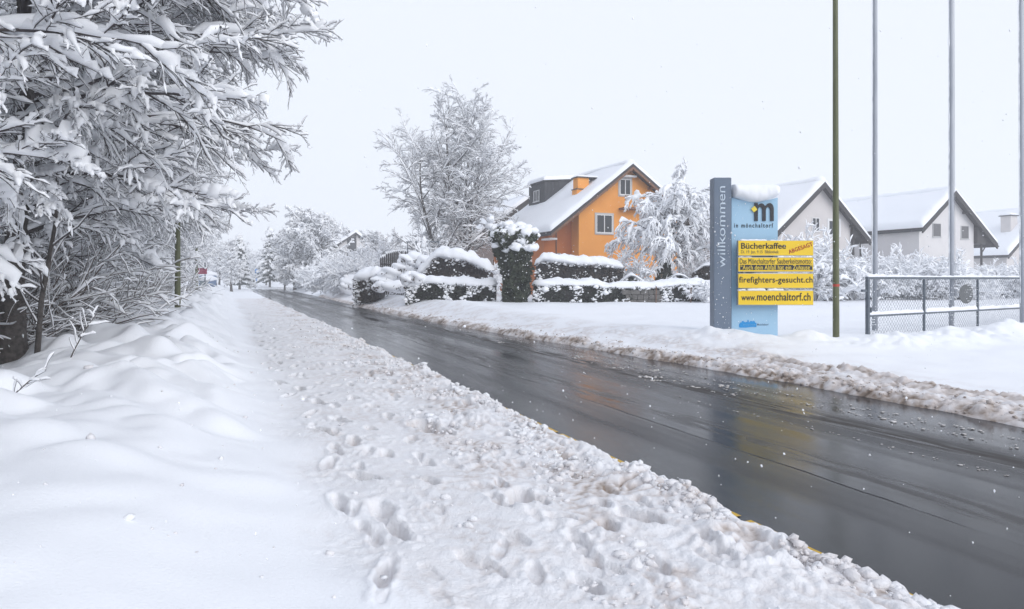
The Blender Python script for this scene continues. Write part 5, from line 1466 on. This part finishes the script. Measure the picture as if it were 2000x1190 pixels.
# undergrowth at the wood's edge: brown wiry shrubs with thin snow
GU = "wiry undergrowth shrubs at the wood's edge"
un = shrub("undergrowth_shrub", "wiry brown undergrowth shrub of bare stems at the edge of the wood behind the bank", np.random.default_rng(601), shrub_spec(1.9, 26, 0.0125, -0.05, 9, 5), (0, 0, 0), "brown_twig", GU, 1.0, cover=0.75, el=58)
un2 = shrub("undergrowth_shrub", "wiry brown undergrowth shrub of bare stems at the edge of the wood behind the bank", np.random.default_rng(602), shrub_spec(2.3, 20, 0.0135, -0.09, 10, 5), (0, 0, 0), "brown_twig", GU, 1.0, cover=0.8, el=50)
gu = np.random.default_rng(603)
first = True
for k in range(46):
    s = 8.5 + 34 * (k / 46) ** 1.2 + gu.normal() * .5; t = -3.7 - abs(gu.normal()) * 1.5
    if s < 9: t -= .8
    x, y = xy(s, t); z = gz(x, y) - .05
    src = un if k % 2 else un2
    if k < 2: src.location = (x, y, z); src.rotation_euler.z = k * 1.3; src.scale = (.6,) * 3
    else: copy_thing(src, (x, y, z), k * 1.9, float(gu.uniform(.85, 1.45)) * (0.62 if s < 13 else 1.0), None, GU)
# two slim saplings at the bank's foot and a bare twig poking through the snow
def stick(name, label, pts, r, g, cat="sapling"):
    P = np.array(pts, float); o = P[0].copy(); root = thing(name, label, cat, tuple(o)); P = P - o
    a = Acc(); a.rod(P, list(np.linspace(r, r * .4, len(P))), 6); a.build("stem", "bark", root, True)
    PP = P[None]; RR = np.linspace(r, r * .4, len(P))[None]
    p, d, rr, u = children(g, PP, RR, 9, .2, .98, 45, 12)
    Pc = grow_paths(g, p, d, np.linalg.norm(P[-1]) * .35 * g.uniform(.5, 1.2, 9), 6, .1, 0, -.03); Rc = taper(np.full(9, r * .35), r * .15, 6)
    a = Acc(); a.add(*tube(Pc, Rc, 4)); a.build("twigs", "twig", root, True)
    a = Acc(); a.add(*snow_on(g, Pc, Rc, .014, 5, .5)); a.build("snow_cover", "tree_snow", root, True)
gs = np.random.default_rng(610)
b = at(68, 715, 10.5); stick("sapling", "slim brown sapling leaning at the foot of the dark trunk", [b - (0, 0, .3), b + (.1, 0, 1.0), b + (.25, .1, 2.2), b + (.3, .1, 3.4)], .045, gs)
b = at(2, 800, 6.2); stick("bare_twig", "bare dark twig poking from the snow at the left edge", [b - (.1, 0, .1), b + (.10, 0, .12), b + (.22, .05, .25), b + (.34, .1, .36)], .008, gs, "twig")
b = at(137, 700, 9.2); stick("bare_twig", "bare dark twig slanting out of the bank below the undergrowth", [b - (.1, 0, .25), b + (.05, 0, .1), b + (.18, .05, .4), b + (.3, .1, .6)], .010, gs, "twig")
# ------------------------------------------------------------------ small things of the place
def build_small():
    g = np.random.default_rng(700)
    # scalloped dark fence behind the garden corner
    Y = 47.0
    x0, x1 = (742 - 1000) / F * Y, (838 - 1000) / F * Y
    root = thing("plank_fence", "dark plank fence with snow on its scalloped pointed top", "fence", (x0, Y, 0))
    n = 26; w = (x1 - x0) / n
    a = Acc(); sn = Acc()
    for i in range(n):
        u = i / (n - 1)
        z = 3.25 + 0.33 * math.sin(math.pi * min(1, u * 1.12)) - (.12 if u < .1 else 0)
        a.hexa([(i * w + .012, 0, 0), ((i + 1) * w - .012, 0, 0), ((i + 1) * w - .012, .04, 0), (i * w + .012, .04, 0), (i * w + .012, 0, z), ((i + 1) * w - .012, 0, z), ((i + 1) * w - .012, .04, z), (i * w + .012, .04, z)])
        a.hexa([(i * w + .012, 0, z + .001), ((i + 1) * w - .012, 0, z + .001), ((i + 1) * w - .012, .04, z + .001), (i * w + .012, .04, z + .001)] + [((i + .45) * w, 0, z + .12), ((i + .55) * w, 0, z + .12), ((i + .55) * w, .04, z + .12), ((i + .45) * w, .04, z + .12)])
    C = np.array([((i + .5) * w, .02, 3.25 + 0.33 * math.sin(math.pi * min(1, i / (n - 1) * 1.12)) + .14 - (.12 if i / (n - 1) < .1 else 0)) for i in range(n)])
    a.build("board_panel", "dark_wood", root)
    r = Acc(); r.box(0, x1 - x0, .042, .10, 1.0, 1.1); r.box(0, x1 - x0, .042, .10, 2.7, 2.8); r.build("rail", "dark_wood", root)
    V, Q = blobs(C, np.tile([(.075, .06, .075)], (n, 1)), 2, .2, g); np_mesh("snow_cap", V, Q, "tree_snow", root)
    # carpet beating frame
    Y = 46.5
    xa, xb = (796 - 1000) / F * Y, (857 - 1000) / F * Y; zt = at(800, 473.5, Y)[2]
    root = thing("carpet_frame", "thin dark tubular carpet frame above the snowy hedge", "frame", (xa, Y, 0))
    a = Acc(); a.rod([(0, 0, 0), (0, 0, zt)], .03, 8); a.rod([(xb - xa, 0, 0), (xb - xa, 0, zt)], .03, 8); a.rod([(.6, 0, 0.0), (.6, 0, zt)], .025, 8); a.rod([(1.5, 0, 0.0), (1.5, 0, zt)], .025, 8); a.build("post", "gate_paint", root, True)
    a = Acc(); a.rod([(-.1, 0, zt + .03), (xb - xa + .05, 0, zt + .03)], .035, 8); a.build("crossbar", "gate_paint", root, True)
    V, Q = blobs([(1.12, 0, zt + .05), (1.08, 0, zt - .2), (1.12, 0, zt + .22)], [(.16, .16, .3), (.13, .14, .25), (.13, .13, .2)], 3, .15, g); np_mesh("snow_lump", V, Q, "tree_snow", root)
    # green tubular frame
    Y = 74.0
    xa, xb = (647 - 1000) / F * Y, (675 - 1000) / F * Y; zt = at(647, 523.8, Y)[2]
    root = thing("tubular_frame", "green tube frame over snowy shrubs across the road", "frame", (xa, Y, 0))
    a = Acc(); a.rod([(0, 0, 0), (0, 0, zt)], .04, 8); a.rod([(xb - xa, .4, 0), (xb - xa, .4, zt)], .04, 8); a.build("post", "galvanised", root, True)
    a = Acc(); a.rod([(-.1, 0, zt), (xb - xa + .1, .4, zt + .06)], .07, 8); a.build("crossbar", "green_tube", root, True)
    # rusty stakes by the low hedge
    for (px, pt, pb, lab) in ((1281, 559, 590, "rusty brown stake before the long low hedge, left of two"), (1349, 561, 580, "rusty brown stake before the long low hedge, nearer the slate bar")):
        Y = 35.0; B = at(px, pb, Y); T = at(px, pt, Y)
        root = thing("stake", lab, "stake", (B[0], B[1], 0), 0, "stakes at the low hedge")
        a = Acc(); a.rod([(0, 0, B[2] - .4), (0.02, 0, T[2])], .035, 8); a.build("post", "rust_post", root, True)
        V, Q = blobs([(0.02, 0, T[2] + .02)], [(.06, .06, .05)], 2, .2, g); np_mesh("snow_cap", V, Q, "tree_snow", root)
    # ruined low stone wall showing in the hedge
    P = row([1222, 1284], [35.42, 35.42], n=2)
    root = thing("stone_wall", "short low dark stone wall under the long low hedge's snow", "wall", (P[0][0], P[0][1], 0))
    a = Acc(); x = 0; zb = P[0][2] - .3
    for r in range(4):
        x = -.2 * (r % 2)
        while x < P[1][0] - P[0][0]:
            l = g.uniform(.25, .55); a.box(x + .01, x + l - .01, g.uniform(-.05, 0), .4, zb + .25 * r, zb + .25 * r + .235); x += l
    a.build("stones", "stone", root, bevel=0.015)
    # utility cabinet and the maroon board
    Y = 52.0
    def p(px, py): return at(px, py, Y)
    c0, c1 = p(390.5, 549), p(401, 566)
    root = thing("utility_cabinet", "grey utility cabinet with a thick snow cap below the maroon board", "cabinet", (c0[0], Y, 0))
    w = c1[0] - c0[0]
    a = Acc(); a.box(0, w, 0, .35, c1[2] - .3, c0[2]); b = a.build("body", "cabinet_grey", root, bevel=.01)
    a = Acc(); a.box(w * .06, w * .48, -.012, -.001, c1[2] + .02, c0[2] - .05); a.box(w * .52, w * .94, -.012, -.001, c1[2] + .02, c0[2] - .05); a.build("door", "cabinet_grey", b, bevel=.003)
    a = Acc(); a.box(-.03, w + .03, -.03, .38, c0[2] + .001, c0[2] + .04); a.build("lid", "cabinet_grey", root)
    a = Acc(); a.add(*cap_along(line((-.05, .17, c0[2] + .04), (w + .05, .17, c0[2] + .04), 24), .5, .24, g, 14, .15, .2, .2)); a.build("snow_cap", "roof_snow", root, True)
    s0, s1 = p(390, 524), p(407, 535.5)
    root = thing("maroon_board", "maroon notice board with pale lines on a dark post, above the cabinet", "sign", (s0[0], Y - .25, 0))
    w = s1[0] - s0[0]
    a = Acc(); a.box(0, w, -.03, .03, s1[2], s0[2]); bd = a.build("board", "maroon", root, bevel=.006)
    q = (s0[2] - s1[2]) / 5
    a = Acc(); a.box(0, w, -.034, -.0305, s0[2] - q * 1.05, s0[2] - q * .98); a.build("board_line", "black_letter", bd)
    a = Acc()
    for i, (u0, u1) in enumerate(((.1, .55), (.1, .75), (.1, .5), (.1, .65))):
        a.box(u0 * w, u1 * w, -.034, -.0305, s0[2] - q * (1.6 + i * .8), s0[2] - q * (1.35 + i * .8))
    a.build("text_line", "maroon_letter", bd)
    a = Acc(); px_ = p(402.5, 512)[0] - s0[0]; a.rod([(px_, .08, .2), (px_, .08, p(402, 513)[2])], .045, 8); a.build("post", "gate_paint", root, True)
    a = Acc(); a.add(*cap_along(line((0, 0, s0[2]), (w, 0, s0[2]), 16), .12, .05, g, 8, .3, .05, .1)); a.build("snow_cap", "tree_snow", root, True)
    # parked car under snow behind the cabinet
    Y = 72.0; c = at(406.5, 553, Y)
    root = thing("parked_car", "blue grey parked car buried under snow behind the cabinet", "car", (c[0], c[1], c[2] - .62), HANG + math.pi / 2)
    prof = [(-2.0, .25), (2.0, .25), (2.05, .55), (1.9, .80), (1.0, .92), (.55, 1.38), (-1.0, 1.42), (-1.75, .98), (-2.05, .85), (-2.1, .5)]
    bm = bmesh.new(); vs = [bm.verts.new((x, -.82, z)) for x, z in prof]; f = bm.faces.new(vs)
    r = bmesh.ops.extrude_face_region(bm, geom=[f])
    for v in r["geom"]:
        if isinstance(v, bmesh.types.BMVert): v.co.y = .82
    bmesh.ops.recalc_face_normals(bm, faces=bm.faces[:]); bmesh.ops.bevel(bm, geom=bm.edges[:], offset=.08, segments=2, affect='EDGES', clamp_overlap=True)
    me = bpy.data.meshes.new("body"); bm.to_mesh(me); bm.free(); link_mesh("body", me, "car_paint", root)
    for sx in (-1.3, 1.3):
        for sy in (-.84, .66):
            a = Acc(); a.rod([(sx, sy, .31), (sx, sy + .18, .31)], .31, 16); a.build("wheel", "tyre", root, True)
    for y_ in (-.835, .825):
        a = Acc(); a.hexa([(-1.2, y_, .98), (.75, y_, .98), (.75, y_ + .01, .98), (-1.2, y_ + .01, .98), (-.9, y_, 1.3), (.45, y_, 1.3), (.45, y_ + .01, 1.3), (-.9, y_ + .01, 1.3)]); a.build("side_window", "glass", root)
    V, Q = blobs([(-.25, 0, 1.48), (1.4, 0, .93), (-1.6, 0, 1.05)], [(1.15, .92, .42), (.85, .9, .30), (.6, .9, .34)], 3, .08, g); np_mesh("snow_cover", V, Q, "roof_snow", root)
    # blue traffic signs on the island
    Y = 131.0; c = at(502, 553, Y)
    root = thing("traffic_sign_post", "blue road signs on a thin post on the snowy traffic island", "sign", (c[0], Y, 0))
    a = Acc(); a.rod([(0, 0, 0), (0, 0, at(502, 525, Y)[2])], .04, 8); a.build("post", "galvanised", root, True)
    z0, z1 = at(502, 534, Y)[2], at(502, 525.5, Y)[2]
    a = Acc(); a.box(-.34, .34, -.08, -.05, z0, z1); sg = a.build("square_sign", "sign_blue", root, bevel=.01)
    a = Acc(); a.hexa([(-.22, -.086, z0 + .15), (.22, -.086, z0 + .15), (.22, -.0805, z0 + .15), (-.22, -.0805, z0 + .15), (-.02, -.086, z1 - .12), (.02, -.086, z1 - .12), (.02, -.0805, z1 - .12), (-.02, -.0805, z1 - .12)]); a.build("symbol", "sign_white", sg)
    zc = at(502, 547, Y)[2]; n = 20
    ds = extrude_outline("round_sign", [(.26 * math.cos(2 * math.pi * i / n), zc + .26 * math.sin(2 * math.pi * i / n)) for i in range(n)], -.08, -.05, "sign_blue", root)
    a = Acc(); a.hexa([(-.14, -.086, zc + .08), (-.08, -.086, zc + .14), (-.08, -.0805, zc + .14), (-.14, -.0805, zc + .08), (.08, -.086, zc - .14), (.14, -.086, zc - .08), (.14, -.0805, zc - .08), (.08, -.0805, zc - .14)]); a.build("arrow", "sign_white", ds)
build_small()

# snow clods thrown up by the plough and by feet
def build_clods():
    g = np.random.default_rng(720)
    n = 11000
    d = np.abs(g.normal(size=n)) * 1.0; s = 2.2 + 26 * g.random(n) ** 1.7; t = 3.5 - d
    k = noise(s / .9, t / .6, 46) > -0.25 + .35 * d
    s, t, d = s[k], t[k], d[k]
    s = np.concatenate([s, g.uniform(2.5, 16, 130)]); t = np.concatenate([t, g.uniform(-1.8, .9, 130)]); d = np.concatenate([d, np.full(130, 3.0)])
    x, y = xy(s, t); z, D, _ = terrain(x, y)
    r = 0.0075 * np.exp(0.75 * g.normal(size=len(x))) * (1 + .6 * np.exp(-d * 2)); r = np.minimum(r, .045)
    ok = z > -.02
    # a few crumbs that rolled onto the smooth bank
    C = np.stack([x, y, z + r * .30], 1)[ok]; r = r[ok]
    V, Q = blobs(C, np.stack([r * g.uniform(.9, 1.5, len(r)), r * g.uniform(.9, 1.3, len(r)), r * .85], 1), 1, .42, g, 2.0)
    tag(np_mesh("snow_clods", V, Q, "clod_snow"), "crumbled clods of snow along the pavement's edge", "snow clods", kind="stuff")
    n = 1500
    s = 3 + 40 * g.random(n) ** 1.5; d = np.abs(g.normal(size=n)) * .42
    t = np.interp(s, TR_S, TR_T) + .10 + d
    x, y = xy(s, t); z, D, _ = terrain(x, y)
    r = np.minimum(0.012 * np.exp(.55 * g.normal(size=n)), .06)
    ok = z > -.05
    C = np.stack([x, y, z + r * .05], 1)[ok]; r = r[ok]
    V, Q = blobs(C, np.stack([r * 1.3, r * 1.2, r * .85], 1), 1, .28, g, 2.0)
    tag(np_mesh("slush_clods", V, Q, "slush_clod"), "brown slush clods along the far edge of the road", "slush clods", kind="stuff")
build_clods()

# falling snow
def build_flakes():
    g = np.random.default_rng(730)
    n = 4200
    Y = 2.5 + 26 * g.random(n) ** 0.8; X = g.uniform(-.85, .85, n) * Y; Z = 0.1 + 6 * g.random(n) ** 1.6
    r = 0.0042 * np.exp(.3 * g.normal(size=n))
    V, Q = blobs(np.stack([X, Y, Z], 1), np.stack([r * g.uniform(.7, 1.2, n), r, r * g.uniform(.9, 1.5, n)], 1), 1, .3, g)
    tag(np_mesh("falling_snow", V, Q, "tree_snow"), "snowflakes falling through the air", "snowflakes", kind="stuff")
build_flakes()

# the hazy air: one closed box of thin even mist round the whole scene
def build_haze():
    m = bpy.data.materials.new("mist"); m.use_nodes = True; nt = m.node_tree; nt.nodes.clear()
    o = nt.nodes.new("ShaderNodeOutputMaterial"); v = nt.nodes.new("ShaderNodeVolumePrincipled")
    v.inputs["Color"].default_value = (0.97, 0.98, 1.0, 1); v.inputs["Density"].default_value = 0.0023; v.inputs["Anisotropy"].default_value = 0.0
    nt.links.new(v.outputs["Volume"], o.inputs["Volume"])
    m.cycles.homogeneous_volume = True
    MATS["mist"] = m
    a = Acc(); a.box(-800, 800, -800, 800, -1.5, 26.0)
    o = a.build("haze", "mist"); tag(o, kind="stuff")
build_haze()
